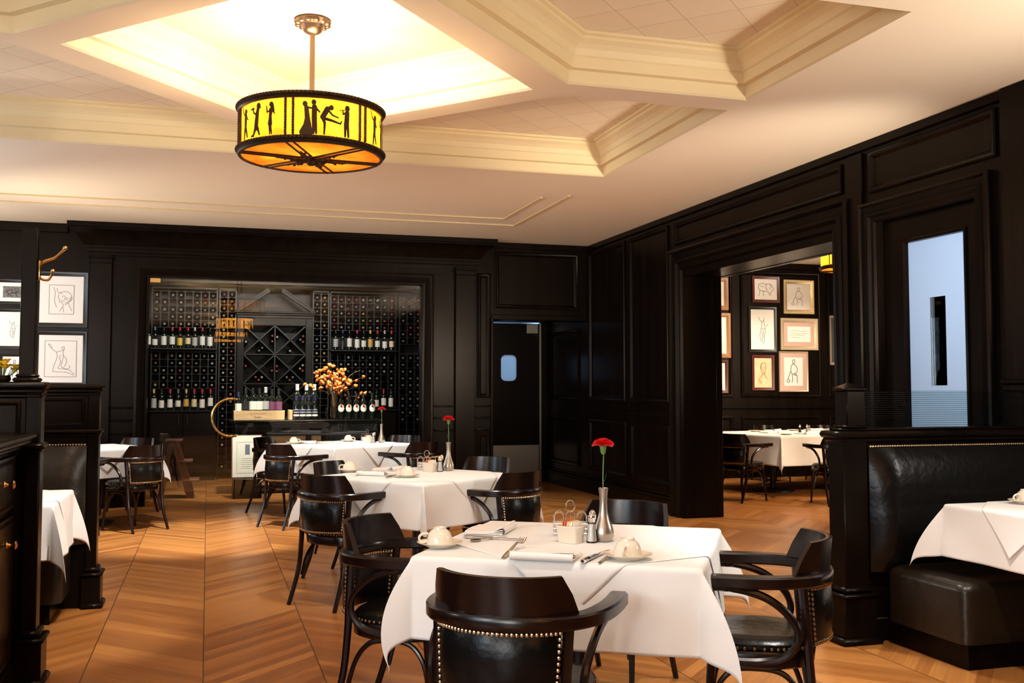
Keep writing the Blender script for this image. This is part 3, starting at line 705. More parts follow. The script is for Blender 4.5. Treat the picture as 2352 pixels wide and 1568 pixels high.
# left booth table
lc, ls = (-1.30, 5.82), (1.15, .76)
table(lc, 0, ls[0], ls[1], 'booth table between the two wooden booth dividers at the left', 'booth tables')
drape('tablecloth', lc, 0, ls[0], ls[1], ls[0] + .56, ls[1] + .56, TZ + .002, 'white tablecloth on the left booth table with a pointed corner over the seat', 'white tablecloths', seed=31, fl1=.35)
drape('overlay_cloth', lc, 0, ls[0], ls[1], 1.02, 1.02, TZ + .0042, 'white overlay cloth on the left booth table', 'white overlay cloths', turn=PI / 4, off=(.1, 0), key='overlay', seed=33, grow=.0026, fl0=.115)
# side room table
sc_, ss = (7.50, 11.72), (1.95, 1.5)
table(sc_, R(8), ss[0], ss[1], 'large pedestal table in the side room seen through the wide doorway', None, ped=((-.5, 0), (.5, 0)))
drape('tablecloth', sc_, R(8), ss[0], ss[1], ss[0] + .74, ss[1] + .74, TZ + .002, 'white tablecloth with a long hanging corner on the side room table', 'white tablecloths', seed=41)

# ------------------------------------------------------------------ tableware
TOP = TZ + .0060                                     # top of the overlay cloths
def build_saucer():
    o = B().lathe([(.02, .003), (.042, 0), (.046, .003), (.06, .010), (.080, .0175), (.081, .020), (.078, .0195), (.058, .0125), (.04, .006), (.012, .006)], 40).obj('saucer', 'china')
    return tag(o, 'x', 'saucer')
def build_cup():
    t = thing('coffee_cup', 'x', 'cup')
    # upside down: rim below, foot ring on top
    B().lathe([(.0445, .0), (.0465, .001), (.0465, .004), (.046, .015), (.0435, .03), (.038, .044), (.030, .053), (.0245, .056), (.0235, .0635), (.0205, .0635), (.0195, .058), (.006, .057)], 40, cap0=False).obj('cup_body', 'china', t)
    B().tube(cat_rom([(-.040, 0, .040), (-.058, 0, .040), (-.072, 0, .030), (-.071, 0, .016), (-.060, 0, .009), (-.044, 0, .014)], 5), .0045, 8).obj('handle', 'china', t)
    return t
def build_fork():
    b = B(); P = cat_rom([(0, -.10, .003), (0, -.03, .006), (0, .03, .009), (0, .05, .006)], 4)
    b.sweep(P, rect(.010, .0024, .0008), (0, 0, 1), [(1.35 - .75 * i / (len(P) - 1) if i > 1 else 1.1 + .1 * i, 1) for i in range(len(P))])
    b.sweep([(0, .046, .006), (0, .056, .003), (0, .066, .002)], rect(.022, .0022, .0006), (0, 0, 1), [(.4, 1), (1, 1), (1, 1)])
    for k in range(4):
        x = -.0093 + .0062 * k; b.sweep([(x, .064, .002), (x, .085, .0035), (x * .9, .108, .009)], rect(.0032, .0018, .0005), (0, 0, 1), [(1, 1), (1, 1), (.5, .6)])
    return tag(b.obj('fork', 'silver'), 'x', 'fork')
def build_knife():
    t = thing('table_knife', 'x', 'knife')
    B().sweep([(0, -.115, .006), (0, -.108, .006), (0, -.05, .006), (0, 0, .006)], rect(.017, .011, .004), (0, 0, 1), [(.6, .7), (1, 1), (.85, .9), (.75, .8)]).obj('handle', 'silver', t)
    b = B(); out = [(-.0045, 0), (-.006, .02), (-.0105, .05), (-.0105, .085), (-.005, .112), (.004, .118), (.0055, .05), (.0045, 0)]
    b.prism(out, lambda u, v, h: (u, v, h), .0035, .0052); b.obj('blade', 'silver', t)
    return t
def build_spoon():
    b = B(); P = cat_rom([(0, -.085, .003), (0, -.02, .006), (0, .03, .008), (0, .042, .006)], 4)
    b.sweep(P, rect(.009, .0024, .0008), (0, 0, 1), [(1.3 - .8 * i / (len(P) - 1), 1) for i in range(len(P))])
    lp = []
    for k, dz in ((1, .006), (.85, .003), (.55, .0012), (.2, .0008)): lp.append([(.0155 * k * math.cos(2 * PI * j / 20), .064 + .024 * k * math.sin(2 * PI * j / 20), dz) for j in range(20)])
    lp = lp + [[(x, y, z + .0014) for x, y, z in l] for l in lp[::-1]]
    b.loops(lp, True, True, True)
    return tag(b.obj('spoon', 'silver'), 'x', 'spoon')
def build_napkin(w_=.21, d_=.15, seed=0):
    """napkin folded in layers with a soft bulging fold at one side"""
    rnd = random.Random(seed); b = B(); n = 14
    for k in range(4):
        z0 = .0012 + .0034 * k; sh = rnd.uniform(-.004, .004)
        vs = []; 
        for s_ in (0, 1):
            for i in range(n + 1):
                for j in range(n + 1):
                    u, v = i / n, j / n
                    x = (u - .5) * w_ + sh; y = (v - .5) * d_ + sh * .6
                    lift = .012 * (k / 3) * math.exp(-((v) * 5) ** 2) + .0016 * math.sin(5 * u + 3 * v + k)
                    vs.append((x, y, z0 + lift * (k + 1) / 3 + (.0033 if s_ else 0)))
        N = (n + 1) ** 2; fs = []
        for i in range(n):
            for j in range(n):
                a = i * (n + 1) + j; fs += [(a, a + 1, a + n + 2, a + n + 1), (a + N, a + n + 1 + N, a + n + 2 + N, a + 1 + N)]
        ring = [i * (n + 1) for i in range(n + 1)] + [n * (n + 1) + j for j in range(1, n + 1)] + [i * (n + 1) + n for i in range(n - 1, -1, -1)] + [j for j in range(n - 1, 0, -1)]
        for q in range(len(ring)): a, c = ring[q], ring[(q + 1) % len(ring)]; fs.append((a, c, c + N, a + N))
        b.add(vs, fs)
    # rounded fold joining the layers along the near edge
    lp = [[(-w_ / 2 + w_ * i / n, -d_ / 2 - .009 * math.sin(PI * k / 8), .0015 + .0128 * (1 - math.cos(PI * k / 8))) for k in range(9)] for i in range(n + 1)]
    b.loops(lp, False)
    return tag(b.obj('napkin', 'napkin', ang=60), 'x', 'napkin')
def build_sugar():
    t = thing('sugar_caddy', 'x', 'caddy')
    b = B(); o = lambda k, z, e=.0: [(x, y, z) for x, y in [(a * .046 * k, c * .034 * k) for a, c in ((-1, -1), (1, -1), (1, 1), (-1, 1))]]
    def rr(k, z):
        return [(x, y, z) for x, y in rrect(0, 0, .092 * k, .066 * k, .010 * k, 3)]
    b.loops([rr(.82, 0), rr(.84, .002), rr(1.0, .056), rr(1.04, .058), rr(1.04, .062), rr(.96, .062), rr(.80, .006)], True, True, True)
    b.obj('dish', 'china', t)
    for k in range(9):
        b = B(); x = -.036 + .009 * k; lean = .012 if k < 5 else -.004
        b.loops([[(x - .0018, -.024, .012), (x + .0018, -.024, .012), (x + .0018, .024, .012), (x - .0018, .024, .012)], [(x + lean - .0034, -.025, .045), (x + lean + .0034, -.025, .045), (x + lean + .0034, .025, .045), (x + lean - .0034, .025, .045)],
                 [(x + lean * 1.6 - .0012, -.025, .080 - .0006 * k), (x + lean * 1.6 + .0012, -.025, .080 - .0006 * k), (x + lean * 1.6 + .0012, .025, .082 - .0006 * k), (x + lean * 1.6 - .0012, .025, .082 - .0006 * k)]])
        b.obj('packet', 'orange' if k < 3 else 'ypacket' if k == 3 else 'sugar', t)
    return t
def build_rack():
    t = thing('jam_rack', 'x', 'rack'); b = B()
    r = .0014
    for x in (-.058, -.0, .058):
        for y in (-.022, .022):
            pass
    for z in (.012, .030, .048): b.tube([(-.064, -.024, z), (.064, -.024, z), (.064, .024, z), (-.064, .024, z)], r, 5, closed=True)
    for sx, ax in ((-.043, .018), (0, .018), (.043, .018)):
        for y in (-.024, .024):
            b.tube([(sx - ax, y, .004)] + [(sx + ax * math.cos(R(a)), y, .072 + .020 * math.sin(R(a))) for a in range(180, -1, -20)] + [(sx + ax, y, .004)], r, 5)
    for x in (-.0215, .0215): b.tube([(x, -.024, .006), (x, .024, .006)], r, 5)
    for x in (-.064, .064): b.tube([(x, -.024, .006)] + [(x, .024 * -math.cos(R(a)), .06 + .018 * math.sin(R(a))) for a in range(0, 181, 20)] + [(x, .024, .006)], r, 5)
    b.obj('wire_frame', 'silver', t)
    h = B()
    for y in (-.003, .003): h.tube([(0, y, .006), (0, y, .085)] + [(.017 * math.sin(R(a)), y, .112 - .022 * math.cos(R(a))) for a in range(0, 361, 24)], .0017, 6)
    h.obj('ring_handle', 'silver', t)
    for sx in (-.043, 0.0, .043):
        for k in range(3): B().lathe([(.014, 0), (.017, .013), (.0175, .014), (.010, .0145)], 14, (sx, 0, .009 + .0155 * k)).obj('jam_tub', 'jam', t)
    return t
def build_shaker(fill):
    t = thing('shaker', 'x', 'shaker')
    B().lathe([(.020, 0), (.0215, .002), (.0195, .012), (.0150, .045), (.0125, .075), (.0115, .076)], 10).obj('glass_body', 'clearglass', t)
    B().lathe([(.0185, .006), (.0182, .012), (.0140, .045), (.0120, .066), (.004, .067)], 10).obj('contents', fill, t)
    B().lathe([(.0130, .074), (.0138, .078), (.0132, .088), (.0138, .090), (.0125, .098), (.008, .105), (.003, .108)], 18).obj('cap', 'silver', t)
    return t
def build_vase():
    o = B().lathe([(.022, 0), (.028, .002), (.0345, .016), (.0350, .030), (.030, .048), (.021, .070), (.0145, .095), (.0125, .125), (.0135, .150), (.0165, .172), (.0155, .1725), (.0110, .150), (.0095, .125)], 36, cap1=True); o.v = [(x * 1.1, y * 1.1, z * 1.13) for x, y, z in o.v]; o = o.obj('bud_vase', 'pewter')
    return tag(o, 'x', 'vase')
def build_carnation(seed=1, tilt=.0):
    t = thing('carnation', 'x', 'flower'); rnd = random.Random(seed)
    B().tube(cat_rom([(0, 0, .01), (.003, 0, .09), (-.001, .001, .22), (.002 + tilt, 0, .318)], 5), .0019, 6).obj('stem', 'green', t)
    for s_, z in ((1, .235), (-1, .165)):
        b = B(); b.loops([[(s_ * .002, 0, z - .02), (s_ * .004, .001, z - .02)], [(s_ * .010, -.003, z), (s_ * .012, .004, z)], [(s_ * .013, 0, z + .016), (s_ * .0135, .0005, z + .016)]], False)
        b.obj('leaf', 'green', t)
    B().lathe([(.003, -.004), (.007, .002), (.0085, .012), (.0105, .028), (.009, .034)], 12, (tilt, 0, .318), sx=1.25, sy=1.25).obj('calyx', 'leaf', t)
    b = B()
    for k in range(78):
        q0 = (k + .5) / 78; a = k * 2.39996 + rnd.uniform(-.1, .1); up = -.12 + 1.5 * (1 - q0) + rnd.uniform(-.1, .1); ln = .027 + .009 * q0; r0 = .002 + .003 * q0; z0 = .031 + .004 * (1 - q0)
        c_, s_ = math.cos(a), math.sin(a); rows = []
        for i in range(4):
            q = i / 3; rr_ = r0 + ln * q * math.cos(up * (.6 + .4 * q)); zz = z0 + ln * q * math.sin(up) * .72 + rnd.uniform(-.001, .001); ww = .002 + .0085 * q
            rows.append([(tilt + c_ * rr_ - s_ * v * ww, s_ * rr_ + c_ * v * ww, .318 + zz + .0022 * math.sin(v * 5 + k) * q + (.0022 * (-1) ** n if i == 3 else 0)) for n, v in enumerate((-1, -.5, 0, .5, 1))])
        b.loops(rows, False)
    b.obj('petals', 'red', t, ang=80)
    return t
PROTO = {}
def place(key, builder, loc, rz, label, group=None, **k):
    if key not in PROTO:
        o = builder(); PROTO[key] = o; o.location = loc; o.rotation_euler = (0, 0, rz); o['label'] = label
        if group: o['group'] = group
        return o
    return dup(PROTO[key], loc, rz, label, group)
def ang(a, b): return math.atan2(b[1] - a[1], b[0] - a[0]) - PI / 2
def cup_set(x, y, rz, where, z=TOP):
    place('saucer', build_saucer, (x, y, z), 0, 'cream saucer under the cup ' + where, 'cream saucers')
    place('cup', build_cup, (x, y, z + .0062), rz, 'upturned cream cup ' + where, 'upturned coffee cups')
def laid(key, builder, a, b, label, group, z=TOP, k=1.0, tip=0):
    o = place(key, builder, ((a[0] + b[0]) / 2, (a[1] + b[1]) / 2, z), ang(a, b), label, group); o.scale = (k, k, k); o.rotation_euler.x = R(tip)
def condiments(rack, sugar, s1, s2, vase, rz, where, flower_rz=0, far=False):
    place('rack', build_rack, (*rack, TOP), rz, 'wire jam rack with looped sides and ring handle ' + where, 'wire jam racks')
    place('sugar', build_sugar, (*sugar, TOP), rz - R(33), 'cream sugar caddy with paper packets ' + where, 'sugar caddies')
    place('salt', lambda: build_shaker('salt'), (*s1, TOP), 0, 'glass salt shaker with chrome cap ' + where, 'shakers')
    place('pepper', lambda: build_shaker('pepper'), (*s2, TOP), 0, 'glass pepper shaker with chrome cap ' + where, 'shakers')
    place('vase', build_vase, (*vase, TOP), 0, 'pewter bud vase with a red carnation ' + where, 'pewter bud vases')
    place('carnation', build_carnation, (*vase, TOP + .003), flower_rz, 'red carnation standing in the bud vase ' + where, 'red carnations')
# front table
cup_set(.797, 3.555, R(-18), 'at the left edge of the front table')
cup_set(1.331, 3.118, R(55), 'at the right of the front table')
place('napkin', build_napkin, (1.085, 3.225, TOP), R(-31), 'folded white napkin nearest the viewer on the front table', 'folded napkins')
place('napkin', build_napkin, (1.075, 3.885, TOP), R(60), 'folded white napkin at the far left of the front table', 'folded napkins')
laid('fork', build_fork, (.906, 3.191), (1.12, 3.535), 'silver fork beside the near napkin on the front table', 'forks', z=TOP + .010, k=1.3, tip=5)
laid('knife', build_knife, (1.150, 3.075), (1.345, 3.30), 'silver table knife right of the near napkin on the front table', 'table knives', k=1.15)
laid('spoon', build_spoon, (1.20, 3.052), (1.325, 3.23), 'silver spoon leaning towards the right saucer on the front table', 'spoons')
laid('spoon', build_spoon, (1.09, 3.70), (.93, 3.63), 'silver spoon beside the left saucer on the front table', 'spoons')
laid('knife', build_knife, (.955, 3.72), (1.10, 3.63), 'silver table knife half under the far napkin on the front table', 'table knives')
condiments((1.335, 3.68), (1.278, 3.52), (1.352, 3.498), (1.385, 3.575), (1.405, 3.515), R(-20), 'on the front table')
# middle table
cup_set(.93, 6.95, R(-25), 'at the left of the middle table')
cup_set(1.225, 6.42, R(10), 'near the front corner of the middle table')
place('napkin', build_napkin, (1.07, 6.66, TOP), R(-40), 'folded white napkin between the two cups of the middle table', 'folded napkins')
place('napkin', build_napkin, (1.22, 7.04, TOP), R(50), 'folded white napkin at the back of the middle table', 'folded napkins')
laid('fork', build_fork, (.92, 6.60), (1.02, 6.79), 'silver fork left of the napkin on the middle table', 'forks')
laid('knife', build_knife, (1.08, 6.38), (1.21, 6.60), 'silver table knife beside the near cup on the middle table', 'table knives')
laid('spoon', build_spoon, (1.10, 6.93), (1.00, 6.89), 'silver spoon by the left cup of the middle table', 'spoons')
condiments((1.47, 6.98), (1.46, 6.82), (1.525, 6.80), (1.56, 6.90), (1.60, 6.87), R(-15), 'on the middle table', R(200))
# table by the glass
cup_set(.86, 10.72, R(-160), 'at the left of the table by the glass wall')
cup_set(1.46, 11.02, R(160), 'at the back of the table by the glass wall')
place('napkin', build_napkin, (1.05, 10.78, TOP), R(-40), 'folded white napkin on the table by the glass wall', 'folded napkins')
laid('spoon', build_spoon, (1.0, 10.62), (.93, 10.80), 'silver spoon by the left cup on the table by the glass wall', 'spoons')
condiments((1.64, 10.86), (1.62, 10.70), (1.68, 10.70), (1.71, 10.80), (1.77, 10.72), R(-10), 'on the table by the glass wall', R(180))
# right booth
cup_set(3.845, 4.07, R(0), 'on the right booth table')

# ------------------------------------------------------------------ drum lamps
def figure(kind):
    """limbs (x0,z0,x1,z1,r0,r1) and discs (x,z,r) of a dancing silhouette, 0.14 tall"""
    F = dict(
        couple=([(-.010, .0, -.010, .055, .026, .012), (-.030, .002, -.008, .05, .012, .008), (-.010, .055, -.014, .095, .012, .010), (-.016, .095, .014, .092, .005, .004), (.012, .0, .013, .06, .006, .010), (.022, .0, .018, .06, .005, .008), (.015, .06, .015, .098, .012, .012), (.017, .098, .034, .08, .006, .004)], [(-.019, .108, .009), (.013, .115, .009)]),
        kicker=([(-.018, .0, -.016, .04, .004, .006), (-.016, .04, -.024, .062, .006, .010), (-.024, .062, -.006, .094, .012, .013), (-.02, .058, .012, .052, .008, .006), (.012, .052, .044, .044, .006, .004), (.044, .044, .048, .054, .004, .003), (-.002, .088, .014, .072, .005, .004), (.014, .072, .036, .066, .004, .003)], [(.008, .100, .009)]),
        flute=([(-.006, .0, -.005, .05, .005, .008), (.008, .0, .004, .05, .005, .008), (0, .045, .002, .09, .013, .012), (.0, .092, -.014, .082, .005, .004), (-.014, .082, -.016, .096, .004, .003), (-.028, .094, .0, .101, .002, .002)], [(.003, .106, .010)]),
        dog=([(-.016, .0, -.004, .028, .004, .008), (.018, .004, .008, .03, .004, .008), (.0, .03, .006, .085, .013, .011), (.006, .085, .012, .108, .010, .009), (.002, .08, -.014, .09, .005, .004), (-.014, .09, -.018, .108, .004, .004), (-.03, .104, -.012, .104, .003, .004), (.012, .11, .022, .104, .008, .004), (-.026, .002, -.014, .006, .004, .004)], [(.013, .112, .010)]),
        woman=([(.006, .0, .0, .04, .003, .006), (-.002, .0, -.003, .04, .003, .006), (-.001, .038, .0, .068, .012, .007), (.0, .068, .003, .092, .007, .010), (.0, .09, -.014, .082, .004, .003), (-.014, .082, -.017, .106, .003, .002), (.008, .108, .014, .084, .008, .005), (.008, .088, .018, .076, .004, .003)], [(.004, .110, .009)]),
        cane=([(-.010, .0, -.004, .04, .004, .007), (.014, .006, .002, .042, .004, .007), (.0, .04, .001, .088, .009, .012), (.0, .088, -.016, .10, .004, .004), (-.016, .10, -.03, .128, .002, .002), (.005, .088, .018, .07, .004, .003)], [(.003, .103, .009)]))
    return F[kind]
def build_lamp(x, y, label, rz, figs=True, R_=.40, zb=2.635, zt=2.875, ztop=CZ + .285):
    t = thing('drum_lamp', label, 'pendant lamp', (x, y, ztop), rz, 'amber drum lamps')
    Z = lambda z: z - ztop
    b = B(); b.lathe([(.015, Z(zt) - .02), (.015, Z(ztop) - .03)], 14); b.ball((0, 0, Z(zt)), .03, 12, 8)
    b.obj('stem', 'bronzelight', t)
    b = B(); b.lathe([(.02, -.085), (.05, -.07), (.062, -.05), (.068, -.035), (.072, -.03)], 28); 
    for k in range(12):
        a = 2 * PI * k / 12; b.ball((.085 * math.cos(a), .085 * math.sin(a), -.024), .022, 8, 6, sc=(1, 1, .6))
    b.lathe([(.07, -.035), (.098, -.028), (.105, -.012), (.10, -.001)], 36); b.obj('canopy', 'bronzelight', t)
    b = B()
    for z in (zt, zb):
        b.lathe([(R_ - .012, Z(z) - .020), (R_ + .004, Z(z) - .020), (R_ + .010, Z(z) - .012), (R_ + .006, Z(z) - .004), (R_ + .014, Z(z) + .002), (R_ + .014, Z(z) + .014), (R_ + .004, Z(z) + .020), (R_ - .012, Z(z) + .020), (R_ - .012, Z(z) - .020)], 72, cap0=False, cap1=False)
        for k in range(120 if figs else 40):
            a = 2 * PI * k / (120 if figs else 40); b.ball(((R_ + .014) * math.cos(a), (R_ + .014) * math.sin(a), Z(z) + .009), .0085, 6, 4)
    b.obj('rim', 'bronze', t)
    B().lathe([(R_ - .006, Z(zb)), (R_ - .006, Z(zt))], 72, cap0=False, cap1=False).obj('mica_drum', 'mica' if y > 3 else 'micabright', t)
    B().lathe([(R_ - .008, Z(zb) - .012), (.002, Z(zb) - .016)], 72, cap0=False, cap1=False).obj('mica_base', 'micabase', t)
    for k in range(3):
        a = R(60 + 120 * k); B().ball((.17 * math.cos(a), .17 * math.sin(a), Z(zb) + .10), .030, 12, 8).obj('bulb', 'bulb', t)
    # six pairs of bars on drum and base
    for k in range(6):
        b = B()
        for s_ in (-1, 1):
            a = R(60 * k) + s_ * .052
            c_, q = math.cos(a), math.sin(a)
            b.tube([(R_ * c_, R_ * q, Z(zb)), (R_ * c_, R_ * q, Z(zt))], .0062, 6)
            if figs:
                for j in range(14): b.ball((R_ * c_ * 1.008, R_ * q * 1.008, Z(zb) + .03 + (zt - zb - .06) * j / 13), .0085, 6, 4)
            off = s_ * .021; d = (math.cos(R(60 * k)), math.sin(R(60 * k))); e = (-d[1], d[0])
            b.tube([(d[0] * .03 + e[0] * off, d[1] * .03 + e[1] * off, Z(zb) - .022), (d[0] * (R_ - .004) + e[0] * off, d[1] * (R_ - .004) + e[1] * off, Z(zb) - .018)], .0055, 6)
        b.obj('bar_pair', 'bronze', t)
    if figs:
        rnd = random.Random(4)
        for k in range(6):
            b = B()
            for j in range(10):
                rr_ = .02 + .018 * j; a = R(60 * k) + rnd.uniform(-.25, .25) * (1.2 - j / 12); s_ = (1.15 - j * .085)
                b.ball((rr_ * math.cos(a), rr_ * math.sin(a), Z(zb) - .03 + rnd.uniform(-.006, .004)), .017 * s_, 6, 5, sc=(1, 1, .7))
            b.tube([(0, 0, Z(zb) - .03), (.20 * math.cos(R(60 * k)), .20 * math.sin(R(60 * k)), Z(zb) - .028)], .012, 6, r2=.006); b.obj('leaf_spray', 'bronze', t)
        B().ball((0, 0, Z(zb) - .04), .028, 10, 7, sc=(1, 1, .8)).obj('boss', 'bronze', t)
        seq = ['couple', 'kicker', 'flute', 'cane', 'woman', 'dog', 'woman', 'couple', 'kicker', 'flute', 'dog', 'cane', 'couple', 'woman', 'kicker', 'cane', 'dog', 'woman']
        for k in range(6):
            for j in range(3):
                limbs, discs = figure(seq[k * 3 + j]); limbs = [(*l[:4], l[4] * .78, l[5] * .78) for l in limbs]; a0 = R(60 * k) + (.13 + .052 + (PI / 3 - .30) * (j + .5) / 3 - .03); b = B(); rc = R_ + .0015; sc2 = 1.45
                cyl = lambda u, v, h: ((rc + h) * math.cos(a0 + u * sc2 / rc), (rc + h) * math.sin(a0 + u * sc2 / rc), Z(zb) + .028 + v * sc2)
                for (x0, z0, x1, z1, r0, r1) in limbs:
                    L_ = math.hypot(x1 - x0, z1 - z0) or 1e-6; dx, dz = (x1 - x0) / L_, (z1 - z0) / L_; pts = []
                    for i in range(7): a = PI / 2 + math.atan2(dz, dx) + PI * i / 6; pts.append((x0 + r0 * math.cos(a), z0 + r0 * math.sin(a)))
                    for i in range(7): a = -PI / 2 + math.atan2(dz, dx) + PI * i / 6; pts.append((x1 + r1 * math.cos(a), z1 + r1 * math.sin(a)))
                    b.prism(pts, cyl, 0, .002)
                for (x0, z0, r0) in discs: b.prism([(x0 + r0 * math.cos(2 * PI * i / 14), z0 + r0 * 1.15 * math.sin(2 * PI * i / 14)) for i in range(14)], cyl, 0, .0022)
                b.obj('dancer_silhouette', 'bronze', t)
    return t
def lamp_light(x, y, p, z=2.76):
    for k in range(3):
        a = R(60 + 120 * k); light('POINT', 'lamp_bulb_light', (x + .17 * math.cos(a), y + .17 * math.sin(a), z + .045), p / 3, (1, .74, .42), shadow_soft_size=.035)
LX, LY = .545, 5.81
build_lamp(LX, LY, 'amber drum pendant lamp with dancer silhouettes under the bright coffer', R(-95.3 - 17))
lamp_light(LX, LY, 44)
for yy, lab in ((1.7, 'amber drum pendant lamp mirrored in the cellar glass, nearest behind the viewer'), (-1.6, 'amber drum pendant lamp behind the viewer, mirrored second in the cellar glass'), (-4.6, 'amber drum pendant lamp behind the viewer, mirrored smallest in the cellar glass')):
    build_lamp(LX, yy, lab, R(20), True, zb=2.58, zt=2.84, ztop=CZ); lamp_light(LX, yy, 26, 2.70)
build_lamp(6.84, 9.55, 'amber drum lamp in the side room, cut by the doorway edge', R(10), False, zb=2.64, zt=2.88, ztop=3.215); lamp_light(6.84, 9.55, 55)

# ------------------------------------------------------------------ framed drawings
def ribbon(b, pts, w_, f, h):
    n = len(pts); lp = []
    for i in range(n):
        a, c = pts[max(i - 1, 0)], pts[min(i + 1, n - 1)]; d = Vector((c[0] - a[0], c[1] - a[1])); d = d.normalized() if d.length > 1e-9 else Vector((1, 0))
        q = Vector((-d.y, d.x)) * w_ * .5; p = Vector(pts[i][:2])
        lp.append([f(p.x + q.x, p.y + q.y, h), f(p.x - q.x, p.y - q.y, h)])
    b.loops(lp, False)
DRAW = dict(   # strokes on a unit sheet, x 0..1, y 0..1 (up)
    face=[[(.15, .95), (.22, .75), (.20, .45), (.30, .20)], [(.30, .92), (.35, .75), (.52, .78), (.70, .80), (.90, .70), (.95, .52), (.85, .42)], [(.38, .70), (.36, .58), (.42, .50), (.40, .42), (.48, .40), (.55, .36), (.60, .28)], [(.52, .60), (.60, .64), (.68, .60)], [(.62, .55), (.72, .57), (.76, .52), (.66, .50), (.62, .55)],
          [(.48, .44), (.56, .46), (.64, .43)], [(.60, .28), (.50, .18), (.42, .06)], [(.78, .40), (.86, .25), (.96, .08)], [(.65, .34), (.80, .45), (.92, .62)], [(.66, .30), (.84, .42), (.94, .58)], [(.55, .22), (.60, .08), (.62, .02)], [(.42, .72), (.48, .74), (.54, .71)]],
    kneel=[[(.08, .95), (.18, .88), (.22, .78), (.34, .70), (.38, .62), (.36, .48), (.28, .30), (.24, .12)], [(.34, .70), (.48, .73), (.58, .76), (.62, .84), (.56, .86), (.54, .78)], [(.62, .78), (.58, .70), (.60, .60), (.70, .48), (.68, .34), (.60, .24)], [(.52, .62), (.46, .54), (.50, .40), (.42, .22), (.55, .20), (.72, .18), (.86, .16)],
           [(.24, .12), (.45, .11), (.70, .10), (.84, .05), (.96, .02), (.92, .08), (.82, .14)], [(.60, .62), (.56, .44), (.52, .30), (.56, .24), (.70, .20), (.82, .24), (.78, .30)], [(.08, .95), (.14, .84), (.20, .82)]],
    seated=[[(.45, .92), (.52, .96), (.58, .92), (.56, .84), (.50, .80), (.45, .85), (.45, .92)], [(.50, .80), (.38, .72), (.34, .52), (.42, .40)], [(.52, .80), (.66, .70), (.72, .55), (.62, .44), (.50, .44)], [(.42, .40), (.44, .20), (.40, .08)], [(.60, .42), (.70, .34), (.70, .16), (.72, .06)], [(.34, .52), (.24, .36), (.20, .22), (.30, .14)], [(.44, .40), (.56, .38), (.66, .34)], [(.18, .22), (.10, .14), (.20, .08), (.28, .14)]],
    bull=[[(.10, .62), (.14, .80), (.30, .86), (.52, .82), (.72, .84), (.86, .70), (.92, .52), (.84, .44)], [(.10, .62), (.18, .44), (.34, .40), (.52, .38), (.66, .34)], [(.18, .44), (.14, .20), (.10, .10)], [(.34, .40), (.36, .20), (.40, .10)], [(.66, .34), (.70, .16), (.80, .22)], [(.84, .44), (.78, .30), (.70, .26)], [(.52, .82), (.50, .60), (.60, .46)], [(.72, .84), (.78, .66), (.70, .52)], [(.22, .70), (.40, .66)]],
    torso=[[(.28, .88), (.36, .78), (.46, .72), (.44, .56), (.38, .44), (.36, .28), (.44, .12)], [(.60, .86), (.58, .74), (.62, .60), (.66, .46), (.60, .30), (.58, .10), (.46, .12)], [(.46, .72), (.54, .76), (.58, .74)], [(.44, .54), (.54, .50), (.64, .54)], [(.46, .44), (.50, .28), (.48, .14)], [(.56, .46), (.56, .26)], [(.70, .60), (.80, .66)]],
    lines=[[(.08, .74), (.30, .76), (.55, .72), (.90, .74)], [(.08, .58), (.24, .60), (.44, .52), (.70, .58), (.92, .54)], [(.08, .42), (.40, .44), (.76, .40)], [(.10, .26), (.30, .28), (.52, .24)]],
    portrait=[[(.36, .80), (.46, .90), (.62, .90), (.70, .76), (.66, .56), (.56, .44), (.44, .46), (.36, .60), (.36, .80)], [(.42, .70), (.48, .72)], [(.56, .72), (.62, .70)], [(.50, .68), (.48, .58), (.54, .57)], [(.46, .52), (.54, .50), (.60, .53)], [(.46, .44), (.36, .34), (.22, .26), (.16, .10)], [(.60, .46), (.68, .34), (.78, .24)], [(.36, .60), (.33, .74), (.40, .90)], [(.24, .22), (.36, .12), (.30, .06)]],
    horse=[[(.10, .50), (.24, .66), (.44, .70), (.60, .82), (.74, .78), (.78, .62), (.70, .56), (.62, .60), (.60, .44), (.44, .38), (.26, .36), (.10, .50)], [(.26, .36), (.20, .12)], [(.34, .36), (.36, .14), (.46, .06)], [(.54, .40), (.66, .28), (.62, .10)], [(.60, .44), (.80, .40), (.90, .44)], [(.44, .70), (.38, .52), (.50, .44)]])
